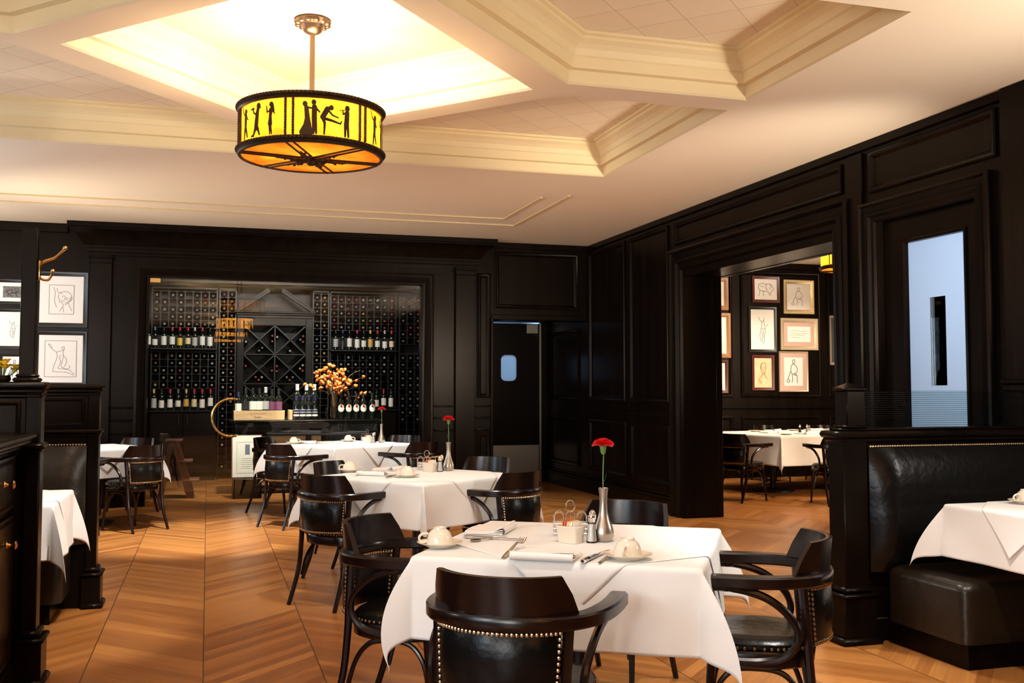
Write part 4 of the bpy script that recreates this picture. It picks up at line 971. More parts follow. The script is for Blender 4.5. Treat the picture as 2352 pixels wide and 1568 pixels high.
def picture(x0, x1, z0, z1, f, label, group, frame, fw, matk, mw, sheet, draw, ink='ink', sw=.006, prof=None, border=False):
    """framed drawing hanging on a wall; outer size x0..x1, z0..z1"""
    cx_, cz_ = (x0 + x1) / 2, (z0 + z1) / 2
    p0 = f(cx_, cz_, 0); t = thing('framed_drawing', label, 'picture', p0, 0, group)
    loc = lambda u, v, h: tuple(Vector(f(u, v, h)) - Vector(p0))
    B().rframe(loc, x0, x1, z0, z1, prof or [(0, 0), (0, .018), (.004, .022), (fw * .45, .020), (fw * .6, .015), (fw - .004, .012), (fw, .008)]).obj('frame', frame, t)
    u0, u1, v0, v1 = x0 + fw, x1 - fw, z0 + fw, z1 - fw
    B().poly([loc(u0 - .002, v0 - .002, .006), loc(u1 + .002, v0 - .002, .006), loc(u1 + .002, v1 + .002, .006), loc(u0 - .002, v1 + .002, .006)]).obj('mat_board', matk, t)
    u0 += mw; u1 -= mw; v0 += mw; v1 -= mw
    B().poly([loc(u0, v0, .0075), loc(u1, v0, .0075), loc(u1, v1, .0075), loc(u0, v1, .0075)]).obj('sheet', sheet, t)
    b = B(); W_, H_ = u1 - u0, v1 - v0
    for s_ in DRAW[draw]:
        P = cat_rom([(p[0], p[1], 0) for p in s_], 5); ribbon(b, [(u0 + W_ * (.04 + .92 * p.x), v0 + H_ * (.04 + .92 * p.y)) for p in P], sw, loc, .0085)
    if border: b.rframe(loc, u0, u1, v0, v1, [(0, .0085), (sw, .0085)])
    b.obj('drawing', ink, t)
    return t
GB = 'framed drawings on the back wall'
picture(-1.83, -1.285, 1.985, 2.60, fb, 'black framed line drawing of a face, upper one right of the hook pole', GB, 'blackframe', .05, 'paper', .095, 'paper', 'face', 'softink', .005, border=True)
picture(-1.82, -1.285, 1.335, 1.945, fb, 'black framed line drawing of a kneeling figure, right of the hook pole', GB, 'blackframe', .045, 'paper', .06, 'paper', 'kneel', 'softink', .005, border=True)
picture(-2.22, -1.86, 2.225, 2.50, fb, 'small black framed dark print at the top left edge of the photo', GB, 'blackframe', .035, 'paper', .04, 'greypaper', 'horse', 'ink', .006)
picture(-2.22, -1.86, 1.74, 2.18, fb, 'black framed pale study left of the hook pole, middle of three', GB, 'blackframe', .035, 'paper', .055, 'paper', 'torso', 'softink', .004)
picture(-2.16, -1.87, 1.36, 1.69, fb, 'small framed sketch behind the yellow flowers', GB, 'blackframe', .03, 'paper', .02, 'paper', 'seated', 'ink', .005)
GS = 'framed drawings in the side room'
def side(px0, px1, z0, z1, *a, **k): return picture(px0, px1, z0, z1, f2, *a, **k)
TK = [(0, 0), (0, .022), (.006, .028), (.03, .026), (.045, .018), (.058, .012), (.065, .008)]
side(7.80, 8.27, 2.61, 3.01, 'brown framed ink drawing of an ox, top of the middle group in the side room', GS, 'redframe', .045, 'paper', .02, 'paper', 'bull', 'ink', .006)
side(8.33, 8.86, 2.45, 2.97, 'gilt framed faint figure sketch, top right of the middle group in the side room', GS, 'goldframe', .065, 'paper', .03, 'paper', 'seated', 'softink', .007, prof=TK)
side(7.73, 8.21, 1.86, 2.55, 'tall black framed torso sketch in the middle group of the side room', GS, 'blackframe', .045, 'paper', .03, 'paper', 'torso', 'softink', .008)
side(8.27, 8.92, 1.90, 2.385, 'wide champagne framed handwriting with pink mat in the side room', GS, 'champagne', .055, 'pinkmat', .07, 'paper', 'lines', 'softink', .004, prof=TK)
side(7.78, 8.16, 1.29, 1.82, 'red framed sepia portrait at the bottom left of the middle group in the side room', GS, 'redframe', .045, 'creampaper', .02, 'creampaper', 'portrait', 'redink', .008)
side(8.24, 8.74, 1.27, 1.88, 'silver framed seated figure with broad pink mat in the side room', GS, 'champagne', .025, 'pinkmat', .065, 'paper', 'seated', 'ink', .009)
side(6.96, 7.40, 2.48, 2.97, 'orange oak framed bust portrait at the top left of the side room', GS, 'woodframe', .05, 'creampaper', .02, 'paper', 'portrait', 'ink', .010, prof=TK)
side(6.86, 7.43, 1.77, 2.44, 'wide oak framed reclining figure drawing beside the left door jamb', GS, 'woodframe', .055, 'paper', .03, 'paper', 'horse', 'ink', .009, prof=TK)
side(6.95, 7.38, 1.25, 1.74, 'red framed sanguine figure, lowest beside the left door jamb', GS, 'redframe', .045, 'paper', .03, 'paper', 'torso', 'redink', .010)
side(9.20, 9.62, 2.50, 3.01, 'black framed picture cut by the right door jamb, upper of two', GS, 'blackframe', .04, 'paper', .03, 'paper', 'face', 'softink', .007)
side(9.12, 9.64, 1.68, 2.44, 'silver framed picture with dark mat cut by the right door jamb', GS, 'champagne', .04, 'greymat', .11, 'paper', 'kneel', 'softink', .007)
# side room tableware
def build_plate():
    return tag(B().lathe([(.03, .002), (.05, 0), (.055, .003), (.075, .010), (.095, .014), (.096, .016), (.074, .0125), (.05, .006), (.01, .005)], 36).obj('side_plate', 'china'), 'x', 'plate')
Z2 = TZ + .004
for x, y, lab in ((6.93, 11.2, 'nearest the hanging corner'), (7.55, 11.22, 'on the near edge left of centre'), (8.25, 11.35, 'on the near edge at the right'), (7.05, 12.15, 'at the left back'), (7.70, 12.25, 'at the back centre'), (8.30, 12.3, 'at the back right'), (8.45, 11.8, 'at the far right end')):
    place('plate', build_plate, (x, y, Z2), 0, 'white side plate %s of the side room table' % lab, 'side plates')
for x, y, a, lab in ((7.25, 11.25, 20, 'near edge left'), (7.95, 11.30, -10, 'near edge right'), (7.35, 12.22, 35, 'back left'), (8.02, 12.28, 5, 'back right'), (6.95, 11.65, 95, 'left end')):
    place('napkin', build_napkin, (x, y, Z2), R(a), 'folded white napkin on the side room table, ' + lab, 'folded napkins')
for x, y, k, lab in ((7.38, 11.60, 'pepper', 'pepper'), (7.50, 11.62, 'salt', 'salt')):
    place(k, None, (x, y, Z2), 0, 'glass %s shaker in the centre of the side room table' % lab, 'shakers')
for x, y, a, lab in ((7.12, 11.22, 0, 'near edge left'), (8.10, 11.28, 10, 'near edge right'), (7.88, 12.27, 170, 'back')):
    place('fork', None, (x, y, Z2), R(a), 'silver fork on the side room table, ' + lab, 'forks')

# ------------------------------------------------------------------ right booth
t = thing('booth_divider', 'dark wood booth divider with end post and reeded glass screen at the right', 'divider', (3.22, 4.62, 0))
def at(b, p): b.v = [(x - p[0], y - p[1], z - p[2]) for x, y, z in b.v]; return b
O = (3.22, 4.62, 0)
b = B(); b.box(3.15, 3.295, 4.55, 4.69, 0, 1.045, .006); b.box(3.125, 3.32, 4.525, 4.715, 0, .235, .004); b.box(3.115, 3.33, 4.515, 4.725, .235, .255, .008); b.box(3.135, 3.31, 4.535, 4.705, .255, .285, .012); b.box(3.10, 3.345, 4.50, 4.74, 0, .035, .012)
at(b, O).obj('end_post', 'wood', t)
b = B(); b.box(3.295, 4.60, 4.575, 4.665, 0, 1.045); b.box(3.295, 4.60, 4.565, 4.675, 0, .12, .006)
at(b, O).obj('panel', 'wood', t)
b = B(); b.box(3.13, 4.60, 4.545, 4.695, 1.03, 1.05, .006); b.box(3.11, 4.60, 4.525, 4.715, 1.05, 1.085, .012); b.box(3.15, 4.60, 4.56, 4.68, 1.085, 1.10, .006)
at(b, O).obj('cap_rail', 'wood', t)
b = B(); b.box(3.185, 3.295, 4.565, 4.675, 1.10, 1.295, .005); b.box(3.175, 3.305, 4.555, 4.685, 1.295, 1.312, .006); b.box(3.175, 3.305, 4.555, 4.685, 1.10, 1.115, .006)
b.loops([[(3.18, 4.56, 1.312), (3.30, 4.56, 1.312), (3.30, 4.68, 1.312), (3.18, 4.68, 1.312)], [(3.225, 4.605, 1.333), (3.255, 4.605, 1.333), (3.255, 4.635, 1.333), (3.225, 4.635, 1.333)]], True, True, True)
at(b, O).obj('finial_post', 'wood', t)
b = B(); n = 17; lpz = []
for i in range(n * 6 + 1):
    z = 1.10 + .195 * i / (n * 6); dy = .0035 * abs(math.sin(PI * i / 6)); lpz.append((dy, z))
b.loops([[(x, 4.617 - dy, z) for dy, z in lpz] + [(x, 4.624, z) for dy, z in lpz[::-1]] for x in (3.297, 4.599)], True, True, True)
npz = len(lpz); b.mi = [1 if (i < npz - 1 and i % 6 in (0, 5)) else 0 for i in range(len(b.f))]
o = at(b, O).obj('glass_screen', ['reed', 'reed2'], t, ang=80); o['label'] = 'reeded glass screen'
t = thing('booth_bench', 'black leather booth bench with studded high back at the right', 'bench', (3.95, 4.3, 0)); O = (3.95, 4.3, 0)
def pad(x0, x1, y, z0, z1, th, dirn=-1, n=18):
    """upholstered back: bulges along its width and height"""
    lp = []
    for i in range(n + 1):
        u = i / n; x = x0 + (x1 - x0) * u; e = min(1, min(u, 1 - u) * (x1 - x0) / .09); e = math.sqrt(1 - (1 - e) ** 2)
        row = []
        for j in range(15):
            v = j / 14; q = math.sin(PI * min(1, max(0, v * .96 + .02))) ** .45
            fold = 1 - .10 * math.exp(-((v - .55) / .06) ** 2)
            row.append((x, y + dirn * (.012 + th * q * e * fold * (1.15 - .35 * v)), z0 + (z1 - z0) * v))
        lp.append(row)
    b = B(); b.loops(lp, False); b.loops([[(x0, y, z0), (x1, y, z0), (x1, y, z1), (x0, y, z1)], [(x0, y + dirn * .014, z0), (x1, y + dirn * .014, z0), (x1, y + dirn * .014, z1), (x0, y + dirn * .014, z1)]], True, True, False)
    return b
at(pad(3.30, 4.60, 4.562, .36, 1.0, .105), O).obj('backrest', 'leather', t, ang=70)
b = B()
for i in range(86): b.ball((3.31 + .0150 * i, 4.548, 1.005), .0068, 6, 4)
at(b, O).obj('nailhead_trim', 'nail', t, kind='stuff')
def seat_pad(x0, x1, y0, y1, z0, z1, r=.045):
    b = B(); lp = []
    for k in range(7):
        a = PI / 2 * k / 6; i = r * (1 - math.sin(a)); z = z1 - r + r * math.sin(a)
        i = r * (1 - math.cos(a)); lp.append([(x, y, z) for x, y in rrect((x0 + x1) / 2, (y0 + y1) / 2, x1 - x0 - 2 * i, y1 - y0 - 2 * i, .05, 4)])
    lp.insert(0, [(x, y, z0) for x, y in rrect((x0 + x1) / 2, (y0 + y1) / 2, x1 - x0, y1 - y0, .05, 4)])
    c_ = [(x0 + x1) / 2, (y0 + y1) / 2]
    lp.append([(c_[0] + (x - c_[0]) * .6, c_[1] + (y - c_[1]) * .6, z1 + .008) for x, y, z in lp[-1]])
    return b.loops(lp, True, True, True)
at(seat_pad(3.35, 4.595, 3.93, 4.50, .125, .405), O).obj('seat', 'brownleather', t)
at(B().box(3.40, 4.59, 3.97, 4.55, 0, .125), O).obj('plinth', 'wood', t)

# ------------------------------------------------------------------ left booths
def divider(y, xe, lab, ledge):
    t = thing('booth_divider', lab, 'divider', (xe, y, 0)); O = (xe, y, 0)
    at(B().box(-3.58, xe - .06, y - .045, y + .045, 0, 1.30), O).obj('panel', 'wood', t)
    b = B(); b.box(xe - .065, xe, y - .055, y + .055, 0, 1.30, .006); b.box(xe - .08, xe + .028, y - .085, y + .085, 0, .19, .005); b.box(xe - .08, xe + .040, y - .10, y + .10, .19, .21, .008); b.box(xe - .07, xe + .018, y - .075, y + .075, .21, .24, .01); b.box(xe - .08, xe + .045, y - .105, y + .105, 0, .03, .01)
    at(b, O).obj('end_post', 'wood', t)
    b = B(); b.box(-3.58, xe + .022, y - .085, y + .085, 1.305, 1.335, .010); b.box(-3.58, xe + .010, y - .068, y + .068, 1.285, 1.305, .006); b.box(-3.58, xe + .004, y - .06, y + .06, 1.262, 1.285, .008)
    at(b, O).obj('cap_rail', 'wood', t)
    b = B(); b.box(-3.58 if ledge else xe - .07, xe + .018, y - .085, y + .085, 1.04, 1.062, .008); b.box(-3.58 if ledge else xe - .065, xe + .006, y - .068, y + .068, 1.02, 1.04, .008)
    at(b, O).obj('ledge', 'wood', t)
    fv = lambda u, v, h: (u, y - .045 - h, v)
    b = B(); b.rframe(fv, -2.4, xe - .085, 1.085, 1.25, [(0, 0), (0, .008), (.008, .012), (.018, .004), (.02, 0)]); at(b, O).obj('moulding', 'wood', t)
    return t
divider(5.0, -.71, 'dark wood booth divider nearest the viewer at the left, with the hook pole on top', False)
divider(6.66, -.625, 'dark wood booth divider further back at the left, carrying the studded leather back', True)
for (yb, dirn, y0, y1, lab) in ((5.05, 1, 5.06, 5.50, 'dark leather booth seat behind the near left divider'), (6.61, -1, 6.14, 6.60, 'black leather booth bench with studded back before the far left divider')):
    xe = -.72 if dirn > 0 else -.69
    t = thing('booth_bench', lab, 'bench', (-1.6, (y0 + y1) / 2, 0)); O = (-1.6, (y0 + y1) / 2, 0)
    at(pad(-3.5, xe, yb, .38, .965, .085, dirn, 40), O).obj('backrest', 'brownleather', t, ang=70)
    b = B()
    for i in range(100): b.ball((xe - .012 - .016 * i, yb + dirn * .014, .972), .0072, 6, 4)
    at(b, O).obj('nailhead_trim', 'nail', t, kind='stuff')
    at(seat_pad(-3.5, xe - .07, y0 + (.02 if dirn > 0 else 0), y1 - (0 if dirn > 0 else .02), .12, .42), O).obj('seat', 'brownleather', t)
    at(B().box(-3.5, xe - .13, y0 + .05, y1 - .05, 0, .12), O).obj('plinth', 'wood', t)
# hook pole
t = thing('coat_pole', 'square dark coat pole with a brass double hook standing on the near booth divider', 'coat pole', (-.777, 5.0, 1.335))
b = B(); b.box(-.032, .032, -.032, .032, 0, .695, .004); b.box(-.055, .055, -.055, .055, 0, .02, .008); b.box(-.045, .045, -.045, .045, .02, .036, .008); b.obj('pole', 'wood', t)
b = B(); b.lathe([(.010, -.045), (.013, -.03), (.013, .03), (.010, .045)], 12, (.036, 0, .505), sx=.6)
b.tube(cat_rom([(.036, 0, .53), (.06, 0, .548), (.10, 0, .565), (.128, 0, .592), (.140, 0, .607)], 6), .0068, 8, r2=.0058); b.ball((.143, 0, .611), .0105, 10, 7)
b.tube(cat_rom([(.036, 0, .478), (.055, 0, .463), (.075, 0, .464), (.087, 0, .482), (.092, 0, .500)], 6), .0062, 8); b.ball((.093, 0, .505), .0085, 10, 7)
o = b.obj('coat_hook', 'brass', t); o['label'] = 'polished brass double coat hook'
# yellow flowers
t = thing('yellow_bouquet', 'bunch of yellow flowers on the near booth divider left of the hook pole', 'flowers', (-.885, 5.02, 1.335)); rnd = random.Random(7)
B().lathe([(.03, 0), (.038, .01), (.034, .03), (.03, .03)], 16).obj('low_vase', 'wood', t)
heads = []
for k in range(16):
    a = rnd.uniform(0, 2 * PI); r_ = .075 * math.sqrt(rnd.random()); hx, hy, hz = r_ * math.cos(a), r_ * math.sin(a) * .7, .055 + .045 * rnd.random() - .25 * r_ * .5
    B().tube([(hx * .2, hy * .2, .01), (hx * .7, hy * .7, hz * .7), (hx, hy, hz)], .002, 5).obj('stem', 'leaf', t)
    b = B()
    for j in range(8):
        q = 2 * PI * j / 8; b.loops([[(hx + .004 * math.cos(q + d), hy + .004 * math.sin(q + d), hz) for d in (-.5, .5)], [(hx + .016 * math.cos(q + d), hy + .016 * math.sin(q + d), hz + .010) for d in (-.45, .45)], [(hx + .023 * math.cos(q + d), hy + .023 * math.sin(q + d), hz + .016) for d in (-.15, .15)]], False)
    b.ball((hx, hy, hz + .008), .008, 8, 5); b.obj('blossom', 'yellow', t, ang=80)
# sideboard with brass knobs
O = (-1.05, 4.1, 0); t = thing('sideboard', 'dark wood sideboard with brass knobs at the left edge of the photo', 'sideboard', O)
at(B().box(-1.34, -.80, 3.30, 4.86, .08, 1.045, .004), O).obj('body', 'wood', t)
b = B(); b.box(-1.36, -.715, 3.28, 4.89, 1.085, 1.115, .010); b.box(-1.35, -.735, 3.29, 4.88, 1.065, 1.085, .006); b.box(-1.35, -.765, 3.29, 4.87, 1.04, 1.065, .010)
at(b, O).obj('worktop', 'wood', t)
b = B(); b.box(-1.34, -.775, 3.30, 4.87, 0, .10, .008); b.box(-1.34, -.785, 3.30, 4.87, .10, .125, .01); at(b, O).obj('base', 'wood', t)
fs = lambda u, v, h: (-.80 + h, u, v)
PD = [(0, 0), (0, .018), (.012, .018), (.02, .010), (.028, .014), (.034, .014)]
def knob(p, par):
    b = B(); prof = [(.014, 0), (.008, .006), (.006, .016), (.010, .022), (.0165, .028), (.0175, .034), (.012, .040), (.002, .042)]
    b.loops([[(p[0] + z, p[1] + r * math.cos(2 * PI * j / 16), p[2] + r * math.sin(2 * PI * j / 16)) for j in range(16)] for r, z in prof], True, True, True)
    o = at(b, O).obj('knob', 'brass', par); o['label'] = 'round brass knob'
for (y0, y1) in ((3.36, 4.04), (4.10, 4.78)):
    b = B(); b.rframe(fs, y0, y1, .80, 1.02, PD, fill=True); dr = at(b, O).obj('drawer', 'brownleather' if 0 else 'wood', t); knob((-.784, (y0 + y1) / 2 + .12, .915), dr)
    b = B(); b.rframe(fs, y0, y1, .16, .77, PD, fill=True); dr = at(b, O).obj('cabinet_door', 'wood', t); knob((-.784, y1 - .14, .66), dr)

# ------------------------------------------------------------------ wine cellar
YR = 15.44
def bottle_profile(k=1.0): return [(.030 * k, 0), (.0365 * k, .004), (.0372 * k, .02), (.0372 * k, .185), (.034 * k, .205), (.022 * k, .228), (.0148 * k, .242), (.0142 * k, .29), (.0150 * k, .291), (.0150 * k, .300), (.010 * k, .301)]
def build_bottle():
    t = thing('wine_bottle', 'x', 'bottle')
    B().lathe(bottle_profile(), 20).obj('bottle_body', 'bottle', t)
    B().lathe([(.0156, .250), (.0158, .288), (.0162, .290), (.0162, .302), (.012, .3035), (.002, .304)], 16, cap0=False).obj('capsule', 'c_red', t)
    b = B(); lp = [[(.0380 * math.cos(R(a)), .0380 * math.sin(R(a)), z) for a in range(-170, -9, 16)] for z in (.055, .15)]
    b.loops(lp, False); b.obj('paper_label', 'c_white', t)
    return t
bot0 = build_bottle(); first = [True]
MESHV = {}
for nm in ('c_white', 'c_cream', 'c_grey', 'c_black', 'c_red', 'c_silver', 'c_gold', 'c_bluegrey', 'c_yellow', 'c_blue', 'purple', 'goldlab'):
    for base in ('capsule', 'paper_label'):
        src = [c for c in bot0.children if c.name.startswith(base)][0].data; me = src.copy(); me.materials.clear(); me.materials.append(M[nm]); MESHV[base, nm] = me
def lab_mesh(z0, z1, a0, key):
    b = B(); b.loops([[(.0380 * math.cos(R(a)), .0380 * math.sin(R(a)), z) for a in [-90 - a0 + 2 * a0 * i / 10 for i in range(11)]] for z in (z0, z1)], False)
    me = b.mesh('paper_label'); me.materials.append(M[key]); return me
def bottle(x, y, z, cap, lab, label, group, sc=1.0, sizes=None):
    sw = {'capsule': MESHV['capsule', cap], 'paper_label': MESHV['paper_label', lab] if sizes is None else lab_mesh(*sizes, lab)}
    if first[0]:
        first[0] = False; bot0.location = (x, y, z); bot0['label'] = label; bot0['group'] = group; o = bot0
        for c in bot0.children:
            k = c.name.split('.')[0]
            if k in sw: c.data = sw[k]
    else: o = dup(bot0, (x, y, z), 0, label, group, swap=sw)
    o.scale = (sc, sc, sc); return o
ORD = ['first', 'second', 'third', 'fourth', 'fifth', 'sixth', 'seventh', 'eighth', 'ninth', 'tenth', 'eleventh']
nice = {'c_white': 'white', 'c_cream': 'cream', 'c_grey': 'grey', 'c_black': 'black', 'c_red': 'red', 'c_silver': 'silver', 'c_gold': 'gold', 'c_bluegrey': 'slate blue', 'c_yellow': 'yellow', 'c_blue': 'dark blue', 'purple': 'purple', 'goldlab': 'gold'}
SHELF = [
    ('upper left shelf of the cellar', [-.825, -.735, -.615, -.50, -.395, -.285, -.19, -.085, .02], 1.902, ['c_black', 'c_bluegrey', 'c_black', 'c_red', 'c_red', 'c_red', 'c_silver', 'c_red', 'c_black'], ['c_white', 'c_white', 'c_white', 'c_white', 'c_yellow', 'c_cream', 'c_grey', 'c_white', 'c_white']),
    ('lower left shelf of the cellar', [-.735, -.63, -.515, -.405, -.295, -.185, -.075, .04], 1.008, ['c_gold', 'c_black', 'c_red', 'c_bluegrey', 'c_gold', 'c_red', 'c_red', 'c_red'], ['c_grey', 'c_white', 'c_white', 'c_white', 'goldlab', 'c_cream', 'c_white', 'c_white']),
    ('upper right shelf of the cellar', [1.835, 1.94, 2.04, 2.155, 2.255, 2.355, 2.465, 2.575, 2.68], 1.902, ['c_black', 'c_blue', 'c_black', 'c_red', 'c_black', 'c_yellow', 'c_red', 'c_grey', 'c_red'], ['c_grey', 'c_black', 'c_white', 'c_white', 'c_white', 'goldlab', 'c_white', 'c_white', 'c_cream']),
    ('lower right shelf of the cellar', [2.455, 2.565, 2.675], 1.008, ['c_black', 'c_red', 'c_black'], ['c_white', 'c_white', 'c_white']),
]
rnd = random.Random(12)
for where, xs, z, caps, labs in SHELF:
    for i, x in enumerate(xs):
        z0 = .045 + rnd.uniform(-.012, .015); z1 = z0 + rnd.uniform(.085, .135)
        bottle(x, YR - .08, z, caps[i], labs[i], '%s bottle from the left on the %s, %s capsule' % (ORD[i], where, nice[caps[i]]), 'bottles standing on the ' + where, sizes=(z0, z1, rnd.uniform(68, 86)))
for z, s_ in ((1.902, 'upper'), (1.008, 'lower')):
    bottle(3.15, YR - .08, z, 'c_black', 'c_cream', 'single wine bottle at the right glass edge, %s shelf of the cellar' % s_, 'bottles at the far right of the cellar')
# racks
def lattice(b, x0, cols, px, ztop, rows, pz, y0=YR, y1=YR + .38):
    for i in range(cols + 1): b.box(x0 + px * i - .006, x0 + px * i + .006, y0, y1, ztop - rows * pz, ztop)
    for j in range(rows + 1):
        z = ztop - pz * j
        for i in range(cols):
            xa, xb = x0 + px * i + .006, x0 + px * (i + 1) - .006; pts = [(xa, z - .004), (xb, z - .004)]
            top = [(xa + (xb - xa) * k / 4, z + .010 - .012 * math.sin(PI * k / 4)) for k in range(4, -1, -1)]
            b.prism(pts + top, lambda u, v, h: (u, h, v), y0, y0 + .02)
            b.box(xa, xb, y0 + .02, y1, z - .004, z - .001)
LR = {}
def racked(colr):
    if colr in LR: return LR[colr].copy()
    b = B()
    prof = [(.012, 0), (.0158, .002), (.0158, .05), (.0142, .052), (.0142, .062), (.022, .076), (.034, .099), (.0372, .12), (.0372, .29), (.030, .30)]
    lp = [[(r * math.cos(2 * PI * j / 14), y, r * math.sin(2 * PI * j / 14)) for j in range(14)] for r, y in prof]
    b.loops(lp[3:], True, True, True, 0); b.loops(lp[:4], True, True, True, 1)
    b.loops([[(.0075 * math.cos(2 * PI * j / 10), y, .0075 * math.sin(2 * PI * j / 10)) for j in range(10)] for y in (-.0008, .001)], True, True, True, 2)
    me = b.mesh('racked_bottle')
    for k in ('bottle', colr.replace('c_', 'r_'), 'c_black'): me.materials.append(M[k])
    o = bpy.data.objects.new('racked_bottle', me); LR[colr] = o; return o
used = set()
CN = {'c_white': 'white capped', 'c_cream': 'cream capped', 'c_grey': 'grey capped', 'c_red': 'red capped', 'c_yellow': 'yellow capped', 'c_bluegrey': 'slate capped', 'c_gold': 'copper capped'}
def put(x, z, colr, where):
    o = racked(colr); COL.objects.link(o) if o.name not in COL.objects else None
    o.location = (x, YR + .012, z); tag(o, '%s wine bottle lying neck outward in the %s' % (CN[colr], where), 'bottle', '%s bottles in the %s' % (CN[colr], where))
def fill(where, x0, cols, px, zc, rows, pz, empty, pal, skip=lambda i, j: False):
    for i in range(cols):
        run = None
        for j in range(rows):
            if skip(i, j) or rnd.random() < empty: continue
            if run is None or rnd.random() < .4: run = rnd.choice(pal)
            put(x0 + px * (i + .5), zc - pz * j, run, where)
PALL = ['c_grey'] * 4 + ['c_white'] * 3 + ['c_red'] * 3 + ['c_cream'] * 2 + ['c_bluegrey']
PX = .1115; PZ = .105
def rack(name_label, x0, cols, px, blocks, base, shelf=True):
    t = thing('wine_rack', name_label, 'rack', (x0 + cols * px / 2, YR + .19, 0)); O = (x0 + cols * px / 2, YR + .19, 0); x1 = x0 + cols * px
    b = B()
    for ztop, rows in blocks: lattice(b, x0, cols, px, ztop, rows, PZ)
    at(b, O).obj('lattice', 'rackwood', t)
    b = B(); b.box(x0 - .012, x0 + .004, YR - .004, YR + .38, 0, 2.76); b.box(x1 - .004, x1 + .012, YR - .004, YR + .38, 0, 2.76); b.box(x0, x1, YR + .372, YR + .38, 0, 2.76); b.box(x0 - .012, x1 + .012, YR - .02, YR + .38, 2.76, 2.80, .006)
    at(b, O).obj('frame', 'rackwood', t)
    if shelf:
        for z in (1.90, 1.006): at(B().box(x0 - .012, x1 + .012, YR - .15, YR + .37, z - .022, z, .004), O).obj('shelf', 'rackwood', t)
    if base:
        at(B().box(x0 - .01, x1 + .01, YR - .10, YR + .36, .09, .98, .004), O).obj('base_cabinet', 'cabwood', t)
        at(B().box(x0 - .01, x1 + .01, YR - .08, YR + .36, 0, .09), O).obj('plinth', 'cabwood', t)
        n_ = 2; ww = (x1 - x0) / n_
        for k in range(n_):
            dd = at(B().box(x0 + ww * k + .006, x0 + ww * (k + 1) - .006, YR - .122, YR - .10, .11, .965, .004), O).obj('cabinet_door', 'cabwood', t)
            hx = x0 + ww * (k + (1 if k == 0 else 0)) + (-.06 if k == 0 else .06)
            b = B(); b.tube([(hx, YR - .122, .80), (hx, YR - .145, .80), (hx, YR - .145, .93), (hx, YR - .122, .93)], .006, 6); at(b, O).obj('door_handle', 'silver', dd)
    return t
XL = -.78
rack('tall dark wine rack with bottle shelves behind the hinged glass door', XL, 8, PX, ((2.728, 5), (1.845, 5)), True)
fill('left cellar rack above the shelf', XL, 8, PX, 2.674, 5, PZ, .14, PALL); fill('left cellar rack below the shelf', XL, 8, PX, 1.79, 5, PZ, .16, PALL)
rack('narrow two column wine rack left of the cellar cabinet', .156, 2, PX, ((2.757, 25),), False, False)
fill('narrow rack left of the cellar cabinet', .156, 2, PX, 2.704, 25, PZ, .16, ['c_cream', 'c_gold', 'c_white', 'c_grey', 'c_red'], lambda i, j: (i == 1 and j > 15))
rack('narrow two column wine rack right of the cellar cabinet', 1.508, 2, PX, ((2.745, 25),), False, False)
fill('narrow rack right of the cellar cabinet', 1.508, 2, PX, 2.69, 13, PZ, .2, ['c_grey', 'c_white', 'c_grey', 'c_yellow'])
XRr = 1.766
rack('wide wine rack with bottle shelves right of the dried flowers', XRr, 9, .1097, ((2.722, 5), (1.845, 6)), True)
fill('right cellar rack above the shelf', XRr, 9, .1097, 2.668, 5, PZ, .17, PALL + ['c_yellow']); fill('right cellar rack below the shelf', XRr, 9, .1097, 1.79, 6, PZ, .24, ['c_grey', 'c_grey', 'c_white', 'c_bluegrey'])
rack('wine rack at the far right edge of the cellar glass', 2.82, 3, .117, ((2.735, 7), (1.845, 15)), False, False)
fill('far right cellar rack', 2.82, 3, .117, 2.68, 7, PZ, .15, ['c_red', 'c_red', 'c_grey']); fill('far right cellar rack', 2.82, 3, .117, 1.79, 10, PZ, .15, ['c_grey', 'c_bluegrey', 'c_grey'])
# central cabinet with broken pediment and crossed bins
O = (.945, YR + .15, 0); t = thing('wine_cabinet', 'dark cabinet with broken pediment and crossed bottle bins in the cellar', 'cabinet', O)
x0, x1 = .40, 1.49
b = B(); b.box(x0, .50, YR - .05, YR + .36, 0, 2.36, .004); b.box(1.39, x1, YR - .05, YR + .36, 0, 2.36, .004); b.box(x0, x1, YR + .33, YR + .36, 0, 2.75); b.box(.5, 1.39, YR - .05, YR + .33, 2.25, 2.36, .004); b.box(.5, 1.39, YR - .05, YR + .33, .0, 1.0, .004)
at(b, O).obj('carcass', 'cabwood', t)
b = B()
for z0, z1 in ((1.395, 1.815), (1.83, 2.25), (1.0, 1.38)):
    for xa, xb in ((.50, .94), (.95, 1.39)):
        for sgn in (1, -1):
            p, q = ((xa, z0), (xb, z1)) if sgn > 0 else ((xa, z1), (xb, z0)); d = Vector((q[0] - p[0], q[1] - p[1])).normalized(); nn = Vector((-d.y, d.x)) * .008
            b.prism([(p[0] + nn.x, p[1] + nn.y), (q[0] + nn.x, q[1] + nn.y), (q[0] - nn.x, q[1] - nn.y), (p[0] - nn.x, p[1] - nn.y)], lambda u, v, h: (u, h, v), YR - .02, YR + .33)
    b.box(.5, 1.39, YR - .03, YR + .33, z1, z1 + .016, .002)
b.box(.937, .953, YR - .03, YR + .33, 1.0, 2.25)
at(b, O).obj('crossed_bins', 'rackwood', t)
b = B(); b.box(x0 - .04, x1 + .04, YR - .12, YR + .33, 2.43, 2.455, .006); b.box(x0 - .02, x1 + .02, YR - .09, YR + .33, 2.40, 2.43, .008); b.box(x0 - .005, x1 + .005, YR - .065, YR + .33, 2.36, 2.40, .006)
for i in range(40): b.box(x0 + .02 + .0272 * i, x0 + .034 + .0272 * i, YR - .06, YR - .045, 2.325, 2.345)
at(b, O).obj('cornice', 'cabwood', t)
b = B()
